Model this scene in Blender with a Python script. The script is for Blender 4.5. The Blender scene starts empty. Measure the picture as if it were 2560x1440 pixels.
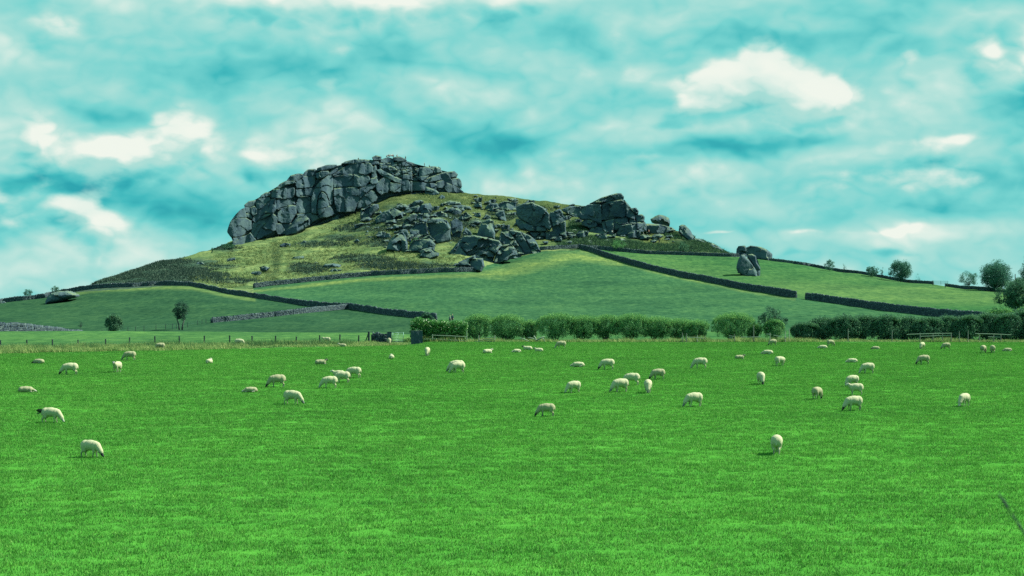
import bpy, math, random, time
import numpy as np
from mathutils import Vector, Matrix
from mathutils.geometry import delaunay_2d_cdt
T0 = time.time()
random.seed(7); RNG = np.random.RandomState(7)
S = bpy.context.scene
COL = S.collection
D = bpy.data
rad = math.radians

# ---------------------------------------------------------------- camera
F = 4000.0; CX = 1280.0; HZ = 770.0; CZ = 8.2      # focal length in photo pixels, true horizon row, eye height
cam = D.cameras.new('camera'); camo = D.objects.new('camera', cam); COL.objects.link(camo)
camo.location = (0, 0, CZ); camo.rotation_euler = (rad(90), 0, 0)
cam.sensor_width = 36; cam.lens = 36 * F / 2560; cam.shift_y = 50 / 2560
cam.clip_start = 0.5; cam.clip_end = 20000
cam.dof.use_dof = True; cam.dof.focus_distance = 260; cam.dof.aperture_fstop = 8
S.camera = camo

# ---------------------------------------------------------------- colour, sun, sky
S.view_settings.view_transform = 'Standard'; S.view_settings.look = 'None'
S.view_settings.exposure = 1.35; S.view_settings.gamma = 1.0
S.view_settings.use_curve_mapping = False
SUN_AZ, SUN_EL = 16.0, 46.0                          # degrees from +X towards +Y, and up
sv = Vector((math.cos(rad(SUN_EL)) * math.cos(rad(SUN_AZ)), math.cos(rad(SUN_EL)) * math.sin(rad(SUN_AZ)), math.sin(rad(SUN_EL))))
sun = D.lights.new('sun', 'SUN'); suno = D.objects.new('sun', sun); COL.objects.link(suno)
sun.energy = 4.5; sun.angle = rad(0.6); sun.color = (1.0, 0.97, 0.80)
suno.rotation_euler = sv.to_track_quat('Z', 'Y').to_euler()
suno.location = (60, 0, 80)

def set_mats(me, mats):
    n = len(me.polygons); mi = np.empty(n, np.int32); me.polygons.foreach_get('material_index', mi)
    me.materials.clear()
    for m_ in mats: me.materials.append(m_)
    me.polygons.foreach_set('material_index', mi)
class NT:
    """small helper for writing node trees"""
    def __init__(s, tree): s.t = tree; s.n = tree.nodes; s.l = tree.links
    def put(s, sock, v):
        if isinstance(v, bpy.types.NodeSocket): s.l.new(v, sock)
        elif v is not None:
            try: sock.default_value = v
            except Exception: sock.default_value = (v, v, v)
    def node(s, typ, **kw):
        nd = s.n.new(typ)
        for k, v in kw.items(): setattr(nd, k, v)
        return nd
    def m(s, op, a, b=None, c=None, clamp=False):
        nd = s.node('ShaderNodeMath', operation=op, use_clamp=clamp)
        s.put(nd.inputs[0], a)
        if b is not None: s.put(nd.inputs[1], b)
        if c is not None: s.put(nd.inputs[2], c)
        return nd.outputs[0]
    def v(s, op, a, b=None):
        nd = s.node('ShaderNodeVectorMath', operation=op)
        s.put(nd.inputs[0], a)
        if b is not None: s.put(nd.inputs[1], b)
        return nd.outputs['Value'] if op in ('DOT_PRODUCT', 'LENGTH') else nd.outputs[0]
    def sstep(s, x, a, b, lo=0.0, hi=1.0):
        nd = s.node('ShaderNodeMapRange', interpolation_type='SMOOTHSTEP')
        s.put(nd.inputs[0], x); s.put(nd.inputs[1], a); s.put(nd.inputs[2], b); s.put(nd.inputs[3], lo); s.put(nd.inputs[4], hi)
        return nd.outputs[0]
    def noise(s, vec, scale=1.0, detail=4.0, rough=0.55, dist=0.0, color=False):
        nd = s.node('ShaderNodeTexNoise')
        s.put(nd.inputs['Vector'], vec); nd.inputs['Scale'].default_value = scale
        nd.inputs['Detail'].default_value = detail; nd.inputs['Roughness'].default_value = rough
        nd.inputs['Distortion'].default_value = dist
        return nd.outputs['Color' if color else 'Fac']
    def mix(s, fac, a, b, blend='MIX'):
        nd = s.node('ShaderNodeMix', data_type='RGBA', blend_type=blend)
        s.put(nd.inputs[0], fac); s.put(nd.inputs[6], a if not isinstance(a, tuple) else a + (1,) * (4 - len(a)))
        s.put(nd.inputs[7], b if not isinstance(b, tuple) else b + (1,) * (4 - len(b)))
        return nd.outputs[2]
    def ramp(s, x, stops):
        nd = s.node('ShaderNodeValToRGB'); e = nd.color_ramp.elements
        while len(e) < len(stops): e.new(0.5)
        for k, (p, c) in enumerate(stops): e[k].position = p; e[k].color = tuple(c) + (1,)
        s.put(nd.inputs[0], x); return nd.outputs[0]
    def xyz(s, v):
        nd = s.node('ShaderNodeSeparateXYZ'); s.put(nd.inputs[0], v); return nd.outputs
    def comb(s, x, y, z):
        nd = s.node('ShaderNodeCombineXYZ'); s.put(nd.inputs[0], x); s.put(nd.inputs[1], y); s.put(nd.inputs[2], z); return nd.outputs[0]

world = D.worlds.new('World'); S.world = world; world.use_nodes = True
world.node_tree.nodes.clear(); w = NT(world.node_tree)
tc = w.node('ShaderNodeTexCoord').outputs['Generated']
dirv = w.v('NORMALIZE', tc)
SOFT = [
    (700, -5, 300, 60, .42), (1080, -10, 330, 45, .42), (250, 20, 260, 60, .22), (60, 170, 170, 60, .14),
    (560, 190, 130, 55, -.34), (300, 300, 80, 26, -.42), (60, 475, 300, 34, -.62), (480, 545, 200, 60, -.58),
    (60, 560, 160, 60, -.45), (860, 160, 260, 60, -.20), (1250, 375, 170, 55, -.46), (1010, 340, 160, 40, -.15), (1900, 125, 330, 40, -.40),
    (2560, 285, 170, 42, -.62), (1850, 372, 330, 24, -.46), (2360, 450, 300, 34, -.28), (1420, 100, 100, 30, -.30),
    (600, 400, 330, 65, .20), (1360, 470, 150, 38, .40), (1650, 430, 240, 40, .22), (2150, 300, 360, 55, .26),
    (230, 655, 260, 45, .30), (2300, 590, 420, 26, .22), (1900, 560, 200, 20, -.14), (2250, 390, 300, 26, .16), (1330, 240, 150, 90, .1),
    (760, 300, 200, 40, .10), (2440, 200, 160, 70, .2), (1600, 180, 130, 60, .14)]
CRISP = [
    (1775, 228, 90, 50, .95), (1925, 212, 105, 70, 1.1), (2080, 245, 115, 46, 1.0), (1745, 262, 70, 26, .6),
    (330, 380, 160, 48, .62), (455, 315, 100, 62, .60), (150, 370, 60, 100, .56), (570, 350, 140, 55, .48), (700, 400, 140, 40, .35), (170, 95, 120, 48, .55), (1350, 465, 150, 36, .6), (1650, 425, 220, 40, .42),
    (235, 530, 52, 44, .80), (290, 575, 60, 40, .40), (2440, 150, 52, 55, .85), (2548, 170, 45, 60, .85), (2262, 165, 42, 30, .52), (2250, 470, 260, 26, .3), (2320, 370, 260, 26, .35),
    (815, 228, 62, 22, .55), (640, 0, 240, 34, .7), (1060, -5, 330, 32, .7), (1560, 190, 90, 60, .3), (2050, 580, 70, 11, .5), (2240, 577, 80, 9, .48), (1795, 572, 45, 6, .5)]
def blob_sum(vec, lst):
    tot = None
    for (px, py, rx, ry, wt) in lst:
        q = w.v('SUBTRACT', vec, ((px - CX) / 100, (HZ - py) / 100, 0))
        q = w.v('MULTIPLY', q, (100 / rx, 100 / ry, 0))
        g = w.m('EXPONENT', w.m('MULTIPLY', w.v('DOT_PRODUCT', q, q), -1.0))
        tot = w.m('MULTIPLY_ADD', g, wt, tot if tot is not None else 0.0)
    return tot
x_, y_, z_ = w.xyz(dirv)
UV = w.comb(w.m('MULTIPLY', w.m('ARCTAN2', x_, y_), 40.0), w.m('MULTIPLY', w.m('ARCSINE', z_), 40.0), 0.0)   # bearing and height of the sight line, 1 unit = 1.43 degrees
st = w.v('MULTIPLY', dirv, (1.0, 1.0, 1.75))
wp = w.v('SUBTRACT', w.noise(st, 13, 3, 0.6, color=True), (0.5, 0.5, 0.5))
soft = blob_sum(w.v('ADD', UV, w.v('MULTIPLY', wp, (2.6, 1.4, 0.0))), SOFT)
n1 = w.m('SUBTRACT', w.noise(st, 6, 4, 0.55), 0.5)
def puffs(du, dv):
    """heaped cumulus detail at the sight line moved by (du, dv) units towards the sun"""
    st2 = w.v('ADD', st, (du / 40, 0.0, dv / 40 * 1.75))
    cri = blob_sum(w.v('ADD', w.v('ADD', UV, (du, dv, 0)), w.v('MULTIPLY', wp, (1.5, 1.1, 0.0))), CRISP)
    sw = w.v('ADD', st2, w.v('MULTIPLY', wp, (.035, .035, .02)))
    p = w.m('ABSOLUTE', w.m('SUBTRACT', w.noise(sw, 14, 0.0), 0.5))
    p = w.m('MULTIPLY_ADD', w.m('ABSOLUTE', w.m('SUBTRACT', w.noise(w.v('ADD', sw, (5, 1, 2)), 40, 1.0), 0.5)), 0.55, p)
    p = w.m('MULTIPLY_ADD', p, 2.6, -0.42)
    n2 = w.m('SUBTRACT', w.noise(w.v('ADD', st2, (3.1, 7.7, 1.2)), 34, 4, 0.58), 0.5)
    return p, n2, w.m('ADD', cri, w.m('ADD', w.m('MULTIPLY', p, 0.62), w.m('MULTIPLY', n2, 0.75)))
p1, n2, c_ = puffs(0.0, 0.0)
low = w.m('MULTIPLY', w.sstep(z_, 0.0, 0.07, 1.0, 0.0), 0.10)               # paler air towards the horizon
p2, n2b, c2 = puffs(0.22, 0.50)
s_ = w.m('ADD', w.m('ADD', w.m('ADD', 0.575, low), w.m('MULTIPLY', soft, 0.88)), w.m('MULTIPLY', n1, 0.55))
s_ = w.m('ADD', s_, w.m('ADD', w.m('MULTIPLY', p1, 0.15), w.m('MULTIPLY', n2, 0.18)))
dens1 = w.m('ADD', w.m('MULTIPLY', p1, 0.30), w.m('ADD', w.m('MULTIPLY', n2, 0.12), w.m('MULTIPLY', w.sstep(c_, .25, 1.0), 0.42)))
dens2 = w.m('ADD', w.m('MULTIPLY', p2, 0.30), w.m('ADD', w.m('MULTIPLY', n2b, 0.12), w.m('MULTIPLY', w.sstep(c2, .25, 1.0), 0.42)))
relief = w.m('SUBTRACT', dens1, dens2)
cr = w.sstep(c_, 0.22, 0.62)
h = 0.39
val = w.m('ADD', s_, w.m('MULTIPLY', relief, 0.85))
cloudcol = w.ramp(val, [(0.0, (.026 * h, .37 * h, .43 * h)), (0.16, (.060 * h, .50 * h, .52 * h)), (0.42, (.19 * h, .66 * h, .635 * h)),
                       (0.70, (.40 * h, .745 * h, .69 * h)), (1.0, (.74 * h, .88 * h, .80 * h))])
lit = w.mix(w.m('ADD', w.sstep(c_, 0.35, 1.35), w.m('MULTIPLY', relief, 2.3), clamp=True), (.44 * h, .745 * h, .685 * h), (.93 * h, .95 * h, .86 * h))
cloudcol = w.mix(w.m('MULTIPLY', cr, 0.74), cloudcol, lit)
sky = w.node('ShaderNodeTexSky', sky_type='NISHITA', sun_disc=False)
sky.sun_elevation = rad(SUN_EL); sky.sun_rotation = rad(90 - SUN_AZ); sky.ozone_density = 1.0
clear = w.mix(1.0, sky.outputs[0], (0.30, 1.05, 0.78), 'MULTIPLY')
bg1 = w.node('ShaderNodeBackground'); w.put(bg1.inputs[0], clear); bg1.inputs[1].default_value = 0.055
bg2 = w.node('ShaderNodeBackground'); w.put(bg2.inputs[0], cloudcol); bg2.inputs[1].default_value = 1.0
mx = w.node('ShaderNodeMixShader'); w.put(mx.inputs[0], w.sstep(s_, -0.25, 0.30, 0.85, 1.0))
w.l.new(bg1.outputs[0], mx.inputs[1]); w.l.new(bg2.outputs[0], mx.inputs[2])
wo = w.node('ShaderNodeOutputWorld'); w.l.new(mx.outputs[0], wo.inputs[0])
world.cycles.sampling_method = 'MANUAL'; world.cycles.sample_map_resolution = 256
S.cycles.max_bounces = 5; S.cycles.diffuse_bounces = 3; S.cycles.glossy_bounces = 2; S.cycles.transparent_max_bounces = 6
S.cycles.use_denoising = False

# ---------------------------------------------------------------- numeric noise
def _h(ix, iy, iz):
    n = (ix * 374761393 + iy * 668265263 + iz * 2147483647 ^ (iz * 1274126177)) & 0xffffffff
    n = ((n ^ (n >> 13)) * 1274126177) & 0xffffffff
    n = ((n ^ (n >> 16)) * 2246822519) & 0xffffffff
    return ((n ^ (n >> 15)) & 0xffffff) / float(0xffffff)
def vnoise(x, y, z=0.0):
    x = np.asarray(x, float); y = np.asarray(y, float); z = np.zeros_like(x) + z
    ix = np.floor(x).astype(np.int64); iy = np.floor(y).astype(np.int64); iz = np.floor(z).astype(np.int64)
    fx, fy, fz = x - ix, y - iy, z - iz
    fx, fy, fz = [t * t * (3 - 2 * t) for t in (fx, fy, fz)]
    r = 0
    for a in (0, 1):
        for b in (0, 1):
            for c in (0, 1):
                r = r + _h(ix + a, iy + b, iz + c) * (fx if a else 1 - fx) * (fy if b else 1 - fy) * (fz if c else 1 - fz)
    return r * 2 - 1
def fbm(x, y, z=0.0, o=4):
    r = 0; a = 1.0; s = 0
    for k in range(o):
        r = r + a * vnoise(np.asarray(x) * 2 ** k + 17 * k, np.asarray(y) * 2 ** k - 9 * k, np.asarray(z) * 2 ** k + 5 * k); s += a; a *= 0.5
    return r / s

# ---------------------------------------------------------------- terrain profile: for a bearing (column) the row at each distance
NEARK = 32800.0
def plane_y(d): return 655 + NEARK / d
LOW = [(170, 848), (200, 827), (240, 852)]
PROF = {
 -400: LOW + [(285, 830), (340, 805), (400, 785), (445, 772), (470, 773), (520, 790), (650, 810), (900, 830)],
 0: LOW + [(285, 828), (340, 798), (400, 770), (445, 757), (470, 758), (520, 775), (650, 805), (900, 830)],
 110: LOW + [(285, 828), (340, 798), (400, 766), (445, 745), (470, 745), (520, 765), (650, 800), (900, 830)],
 200: LOW + [(285, 828), (340, 799), (400, 760), (440, 727), (462, 723), (500, 735), (650, 790), (900, 830)],
 260: LOW + [(285, 828), (340, 799), (400, 755), (440, 719), (480, 698), (500, 700), (650, 780), (900, 830)],
 330: LOW + [(285, 828), (340, 799), (400, 752), (440, 716), (505, 677), (520, 680), (650, 770), (900, 830)],
 400: LOW + [(285, 826), (340, 796), (400, 748), (440, 713), (518, 653), (533, 655), (700, 750), (900, 830)],
 500: LOW + [(285, 826), (330, 806), (400, 740), (430, 718), (550, 631), (565, 634), (700, 740), (900, 830)],
 570: LOW + [(285, 826), (325, 804), (400, 745), (422, 736), (558, 612), (610, 604), (720, 720), (900, 830)],
 640: [(170, 848), (200, 829), (240, 850), (285, 826), (330, 798), (405, 745), (440, 719), (565, 603), (640, 570), (760, 700), (900, 830)],
 760: [(170, 848), (200, 829), (240, 850), (285, 826), (340, 783), (380, 764), (445, 707), (575, 572), (640, 530), (760, 690), (900, 830)],
 870: [(170, 848), (200, 830), (240, 850), (285, 826), (335, 792), (370, 771), (450, 696), (583, 536), (640, 495), (760, 680), (900, 830)],
 980: [(170, 850), (200, 831), (240, 850), (285, 822), (335, 789), (452, 688), (590, 487), (640, 470), (760, 680), (900, 830)],
 1060: [(170, 850), (205, 838), (240, 846), (285, 818), (320, 797), (455, 683), (595, 479), (640, 465), (760, 680), (900, 830)],
 1155: [(170, 850), (210, 840), (250, 826), (285, 813), (335, 785), (455, 680), (600, 481), (620, 481), (760, 680), (900, 830)],
 1250: [(170, 850), (210, 840), (250, 826), (285, 812), (350, 775), (455, 688), (500, 652), (600, 491), (615, 492), (760, 690), (900, 830)],
 1350: [(170, 850), (210, 838), (250, 824), (285, 812), (350, 773), (455, 686), (505, 627), (600, 504), (615, 505), (760, 690), (900, 830)],
 1450: [(170, 850), (210, 838), (250, 824), (285, 811), (350, 770), (455, 683), (512, 621), (595, 514), (610, 515), (760, 690), (900, 830)],
 1600: [(170, 850), (210, 838), (250, 824), (285, 810), (350, 765), (463, 667), (510, 634), (572, 562), (590, 561), (720, 680), (900, 830)],
 1700: [(170, 850), (210, 838), (250, 824), (285, 808), (350, 760), (437, 692), (508, 637), (560, 578), (580, 579), (720, 690), (900, 830)],
 1770: [(170, 850), (210, 838), (250, 824), (285, 806), (350, 756), (418, 705), (504, 640), (545, 609), (560, 611), (720, 700), (900, 830)],
 1850: [(170, 850), (210, 836), (250, 822), (285, 804), (350, 752), (395, 723), (500, 642), (520, 642), (700, 720), (900, 830)],
 2000: [(170, 850), (210, 836), (250, 820), (285, 798), (350, 748), (490, 661), (505, 661), (700, 740), (900, 830)],
 2150: [(170, 850), (210, 836), (250, 820), (280, 797), (318, 776), (460, 685), (475, 685), (700, 760), (900, 830)],
 2330: [(170, 850), (210, 836), (250, 815), (290, 793), (420, 711), (435, 711), (600, 760), (900, 830)],
 2440: [(170, 850), (210, 836), (250, 815), (270, 804), (390, 724), (405, 724), (600, 770), (900, 830)],
 2560: [(170, 850), (210, 836), (250, 816), (370, 735), (385, 735), (600, 770), (900, 830)],
 3000: [(170, 850), (210, 840), (250, 822), (370, 760), (385, 760), (600, 790), (900, 830)],
}
GC = np.arange(-1200, 3801, 10.0); GD = np.arange(120, 1001, 1.0)
def _build_g():
    keys = sorted(PROF)
    rows = []
    for k in keys:
        pts = [(120, plane_y(120)), (140, plane_y(140)), (155, plane_y(155))] + PROF[k] + [(1000, 826)]
        rows.append(np.interp(GD, [p[0] for p in pts], [p[1] for p in pts]))
    rows = np.array(rows)
    G = np.array([[0.0]]) * 0
    G = np.empty((len(GC), len(GD)))
    for j in range(len(GD)): G[:, j] = np.interp(GC, keys, rows[:, j])
    def blur(A, s, ax):
        r = int(3 * s); kx = np.exp(-0.5 * (np.arange(-r, r + 1) / s) ** 2); kx /= kx.sum()
        pad = [(0, 0), (0, 0)]; pad[ax] = (r, r)
        B = np.pad(A, pad, mode='edge')
        return np.apply_along_axis(lambda v: np.convolve(v, kx, mode='valid'), ax, B)
    Gb = blur(blur(G, 2.2, 0), 3.2, 1)
    far = GD > 330
    for i in range(len(GC)):
        a = G[i][far]; b_ = Gb[i][far]; ja = a.argmin(); dd = GD[far]
        Gb[i][far] = b_ - (b_.min() - a[ja]) * np.exp(-((dd - dd[b_.argmin()]) / 16.0) ** 2)
    Gb = np.apply_along_axis(lambda v: np.convolve(np.pad(v, 1, mode='edge'), [.25, .5, .25], mode='valid'), 0, Gb)
    wgt = np.clip((GD - 150) / 20, 0, 1)[None, :]
    return Gb * wgt + plane_y(GD)[None, :] * (1 - wgt)
GY = _build_g()
def g_row(c, d):
    """row of the bare ground for column c at distance d (d >= 120)"""
    c = np.clip(np.asarray(c, float), GC[0], GC[-1]); d = np.clip(np.asarray(d, float), 120, 999.5)
    fc = (c - GC[0]) / 10; fd = d - 120
    i = np.minimum(fc.astype(int), len(GC) - 2); j = np.minimum(fd.astype(int), len(GD) - 2)
    u = fc - i; v = fd - j
    return (GY[i, j] * (1 - u) + GY[i + 1, j] * u) * (1 - v) + (GY[i, j + 1] * (1 - u) + GY[i + 1, j + 1] * u) * v
def g_all(c, d):
    d = np.asarray(d, float)
    far = np.interp(d, [1000, 1500, 3000, 12000], [826, 808, 789, 774.7])
    r = np.where(d < 120, plane_y(np.maximum(d, 1)), np.where(d > 999, far, g_row(c, np.clip(d, 120, 999))))
    return r
def Hm(X, Y):
    """ground height without small relief"""
    X = np.asarray(X, float); Y = np.asarray(Y, float)
    c = CX + F * X / np.maximum(Y, 1)
    return CZ + Y * (HZ - g_all(c, Y)) / F
# inverse lookup (column, row) -> distance on the hill
IR = np.arange(470, 862, 0.5)
INV = np.empty((len(GC), len(IR)))
_j0 = int(243 - 120)
for i in range(len(GC)):
    acc = np.minimum.accumulate(GY[i, _j0:_j0 + 500]); dd = GD[_j0:_j0 + 500]
    jj = np.searchsorted(-acc, -IR)                     # first index whose row <= wanted
    jj = np.minimum(jj, int(np.searchsorted(-acc, -acc[-1]))); INV[i] = dd[jj]
def depth_at(c, y):
    c = np.clip(np.asarray(c, float), GC[0], GC[-1]); y = np.clip(np.asarray(y, float), 470, 861)
    fc = (c - GC[0]) / 10; fy = (y - 470) * 2
    i = np.minimum(fc.astype(int), len(GC) - 2); j = np.minimum(fy.astype(int), len(IR) - 2)
    u = fc - i; v = fy - j
    return (INV[i, j] * (1 - u) + INV[i + 1, j] * u) * (1 - v) + (INV[i, j + 1] * (1 - u) + INV[i + 1, j + 1] * u) * v
def near_d(y): return NEARK / (y - 655.0)
def W(px, py, d): return ((px - CX) * d / F, d, CZ + (HZ - py) * d / F)

# ---------------------------------------------------------------- mesh and tagging helpers
def mesh(name, V_, F_, mat=None, smooth=False, attr=None, mi=None, mats=None):
    me = D.meshes.new(name)
    V_ = np.asarray(V_, np.float32)
    if isinstance(F_, np.ndarray):
        n, k = F_.shape
        me.vertices.add(len(V_)); me.vertices.foreach_set('co', V_.ravel())
        me.loops.add(n * k); me.loops.foreach_set('vertex_index', F_.astype(np.int32).ravel())
        me.polygons.add(n); me.polygons.foreach_set('loop_start', np.arange(0, n * k, k, dtype=np.int32))
        me.polygons.foreach_set('loop_total', np.full(n, k, np.int32))
        me.update(calc_edges=True)
    else:
        me.from_pydata([tuple(map(float, v)) for v in V_], [], F_)
    if smooth: me.polygons.foreach_set('use_smooth', np.ones(len(me.polygons), bool))
    for m_ in (mats or ([mat] if mat else [])): me.materials.append(m_)
    if mi is not None: me.polygons.foreach_set('material_index', np.asarray(mi, np.int32))
    if attr:
        for k, a in attr.items():
            a = np.asarray(a, np.float32)
            if a.ndim == 1:
                at = me.attributes.new(k, 'FLOAT', 'POINT'); at.data.foreach_set('value', a)
            else:
                at = me.attributes.new(k, 'FLOAT_COLOR', 'POINT'); at.data.foreach_set('color', np.c_[a, np.ones(len(a))].astype(np.float32).ravel())
    me.update(); return me
def put(name, me, parent=None, loc=(0, 0, 0), rz=0, label=None, cat=None, group=None, kind=None, sc=1.0):
    o = D.objects.new(name, me); COL.objects.link(o)
    o.location = loc; o.rotation_euler = (0, 0, rz)
    if sc != 1.0: o.scale = (sc, sc, sc)
    if parent is not None: o.parent = parent
    for k, v_ in (('label', label), ('category', cat), ('group', group), ('kind', kind)):
        if v_: o[k] = v_
    return o
def cubes(c, hs, yaw, tilt=None, jit=0.0):
    """many boxes: centres (n,3), half sizes (n,3), yaw (n)"""
    c = np.asarray(c, float); hs = np.asarray(hs, float); n = len(c)
    sgn = np.array([[x, y, z] for x in (-1, 1) for y in (-1, 1) for z in (-1, 1)], float)
    P = sgn[None] * hs[:, None, :]
    if jit: P = P * (1 + RNG.uniform(-jit, jit, P.shape))
    if tilt is not None:
        ct, st = np.cos(tilt)[:, None], np.sin(tilt)[:, None]
        x = P[..., 0] * ct - P[..., 2] * st; z = P[..., 0] * st + P[..., 2] * ct; P[..., 0] = x; P[..., 2] = z
    cy, sy = np.cos(yaw)[:, None], np.sin(yaw)[:, None]
    x = P[..., 0] * cy - P[..., 1] * sy; y = P[..., 0] * sy + P[..., 1] * cy
    P[..., 0] = x; P[..., 1] = y
    Vv = (P + c[:, None, :]).reshape(-1, 3)
    fq = np.array([[0, 1, 3, 2], [4, 6, 7, 5], [0, 4, 5, 1], [2, 3, 7, 6], [0, 2, 6, 4], [1, 5, 7, 3]])
    Fq = (fq[None] + 8 * np.arange(n)[:, None, None]).reshape(-1, 4)
    return Vv, Fq
def tube(pts, radii, seg=6):
    pts = [Vector(p) for p in pts]; V_, F_ = [], []
    for i, p in enumerate(pts):
        t = (pts[min(i + 1, len(pts) - 1)] - pts[max(i - 1, 0)]).normalized()
        a = t.orthogonal().normalized(); b = t.cross(a)
        for k in range(seg):
            an = 2 * math.pi * k / seg; V_.append(p + (a * math.cos(an) + b * math.sin(an)) * radii[i])
    for i in range(len(pts) - 1):
        for k in range(seg): F_.append((i * seg + k, i * seg + (k + 1) % seg, (i + 1) * seg + (k + 1) % seg, (i + 1) * seg + k))
    F_.append(tuple(range(seg - 1, -1, -1))); F_.append(tuple(range((len(pts) - 1) * seg, len(pts) * seg)))
    return V_, F_
def joinvf(parts):
    V_, F_ = [], []
    for v_, f_ in parts:
        o = len(V_); V_ += [tuple(p) for p in v_]; F_ += [tuple(int(i) + o for i in f) for f in f_]
    return V_, F_

# ---------------------------------------------------------------- materials
def material(name, build, rough=0.9, spec=0.2):
    m_ = D.materials.new(name); m_.use_nodes = True; t = NT(m_.node_tree); t.n.clear()
    b = t.node('ShaderNodeBsdfPrincipled'); b.inputs['Roughness'].default_value = rough; b.inputs['Specular IOR Level'].default_value = spec
    o = t.node('ShaderNodeOutputMaterial'); t.l.new(b.outputs[0], o.inputs[0])
    build(t, b, o); return m_
def bump(t, b, hgt, strength, dist):
    nd = t.node('ShaderNodeBump'); nd.inputs['Strength'].default_value = strength; nd.inputs['Distance'].default_value = dist
    t.put(nd.inputs['Height'], hgt); t.l.new(nd.outputs[0], b.inputs['Normal'])
def wpos(t): return t.node('ShaderNodeNewGeometry').outputs['Position']
def pasture(t, pos):
    """colour of the near pasture at a place: shared by the soil sheet and by the grass growing on it"""
    big = t.noise(t.v('MULTIPLY', pos, (0.06, 0.09, 0)), 1.0, 3, 0.6)
    mid = t.noise(t.v('MULTIPLY', t.v('ADD', pos, (7, 3, 0)), (0.30, 0.62, 0)), 1.0, 5, 0.68)
    fin = t.noise(t.v('MULTIPLY', pos, (1.6, 2.2, 0)), 1.0, 4, 0.7)
    a = t.mix(t.sstep(big, 0.34, 0.66), (.054, .212, .028), (.064, .238, .032))
    a = t.mix(t.sstep(mid, 0.50, 0.74, 0.0, 0.14), a, (.125, .290, .060))
    a = t.mix(t.sstep(mid, 0.48, 0.28, 0.0, 0.25), a, (.032, .150, .030))
    drill = t.noise(t.v('MULTIPLY', t.v('ADD', t.comb(t.v('DOT_PRODUCT', pos, (.96, .28, 0)), t.v('DOT_PRODUCT', pos, (-.28, .96, 0)), 0.0), (5, 2, 0)), (0.035, 0.9, 0)), 1.0, 3, 0.6)   # faint lines left by the seed drill
    a = t.mix(1.0, a, t.ramp(drill, [(0.32, (.86, .89, .90)), (0.5, (1, 1, 1)), (0.68, (1.14, 1.08, 1.08))]), 'MULTIPLY')
    a = t.mix(t.sstep(fin, 0.55, 0.74, 0.0, 0.22), a, (.125, .31, .085))
    a = t.mix(t.sstep(fin, 0.45, 0.28, 0.0, 0.35), a, (.032, .125, .034))
    return a
def b_land(t, b, o):
    pos = wpos(t)
    at = t.node('ShaderNodeAttribute', attribute_name='cover'); cov = at.outputs['Color']
    z = t.node('ShaderNodeAttribute', attribute_name='zone').outputs['Color']; zr, zg, zb = t.xyz(z)  # r near pasture, g rough dry, b mown
    past = t.mix(1.0, pasture(t, pos), (0.80, 0.85, 0.9), 'MULTIPLY')
    # mown/grazed fields: faint streaks following the slope
    st = t.noise(t.v('MULTIPLY', t.v('ADD', pos, (0, 0, 0)), (0.06, 0.03, 0.5)), 1.0, 5, 0.65)
    f2 = t.noise(t.v('MULTIPLY', pos, (0.5, 0.35, 0.8)), 1.0, 4, 0.7)
    fld = t.mix(1.0, cov, t.ramp(st, [(0.3, (.70, .76, .84)), (0.5, (1, 1, 1)), (0.72, (1.35, 1.22, 1.12))]), 'MULTIPLY')
    f3 = t.noise(t.v('MULTIPLY', t.v('ADD', pos, (11, 7, 3)), (0.9, 0.22, 1.0)), 1.0, 5, 0.75)
    fld = t.mix(1.0, fld, t.ramp(f2, [(0.3, (.70, .80, .88)), (0.5, (1, 1, 1)), (0.72, (1.45, 1.25, 1.1))]), 'MULTIPLY')
    fld = t.mix(1.0, fld, t.ramp(f3, [(0.32, (.62, .72, .76)), (0.5, (1, 1, 1)), (0.68, (1.45, 1.3, 1.25))]), 'MULTIPLY')
    # rough slope: tussocks, bracken and bleached grass
    r1 = t.noise(t.v('MULTIPLY', pos, (0.14, 0.10, 0.75)), 1.0, 6, 0.68, 0.6)
    r2 = t.noise(t.v('MULTIPLY', t.v('ADD', pos, (31, 5, 2)), (0.7, 0.5, 2.2)), 1.0, 4, 0.7)
    rou = t.mix(1.0, cov, t.ramp(r1, [(0.34, (.36, .48, .52)), (0.45, (.74, .84, .85)), (0.56, (1.0, 1.0, 1)), (0.70, (1.45, 1.30, 1.15))]), 'MULTIPLY')
    rou = t.mix(1.0, rou, t.ramp(r2, [(0.33, (.55, .64, .66)), (0.52, (1, 1, 1)), (0.7, (1.3, 1.22, 1.05))]), 'MULTIPLY')
    c = t.mix(zg, fld, rou); c = t.mix(zr, c, past)
    t.put(b.inputs['Base Color'], c)
    hb = t.m('ADD', t.noise(t.v('MULTIPLY', pos, (3, 3, 3)), 1.0, 4, 0.7), t.m('MULTIPLY', zg, t.m('MULTIPLY', r2, 3.0)))
    bump(t, b, hb, 0.7, 0.12)
M_LAND = material('turf', b_land, 1.0, 0.0)
def b_blade(t, b, o):
    pos = wpos(t); c = pasture(t, pos)
    rnd = t.node('ShaderNodeAttribute', attribute_name='tone').outputs['Fac']
    c = t.mix(1.0, c, t.ramp(rnd, [(0, (.42, .56, .52)), (0.4, (1.0, 1.0, 1)), (0.85, (1.4, 1.25, 1.35)), (1.0, (3.4, 1.9, 2.8))]), 'MULTIPLY')
    t.put(b.inputs['Base Color'], c)
    tr = t.node('ShaderNodeBsdfTranslucent'); t.put(tr.inputs[0], c)
    mxx = t.node('ShaderNodeMixShader'); mxx.inputs[0].default_value = 0.35
    t.l.new(b.outputs[0], mxx.inputs[1]); t.l.new(tr.outputs[0], mxx.inputs[2]); t.l.new(mxx.outputs[0], o.inputs[0])
M_BLADE = material('grass_blade', b_blade, 0.75, 0.3)
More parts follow.
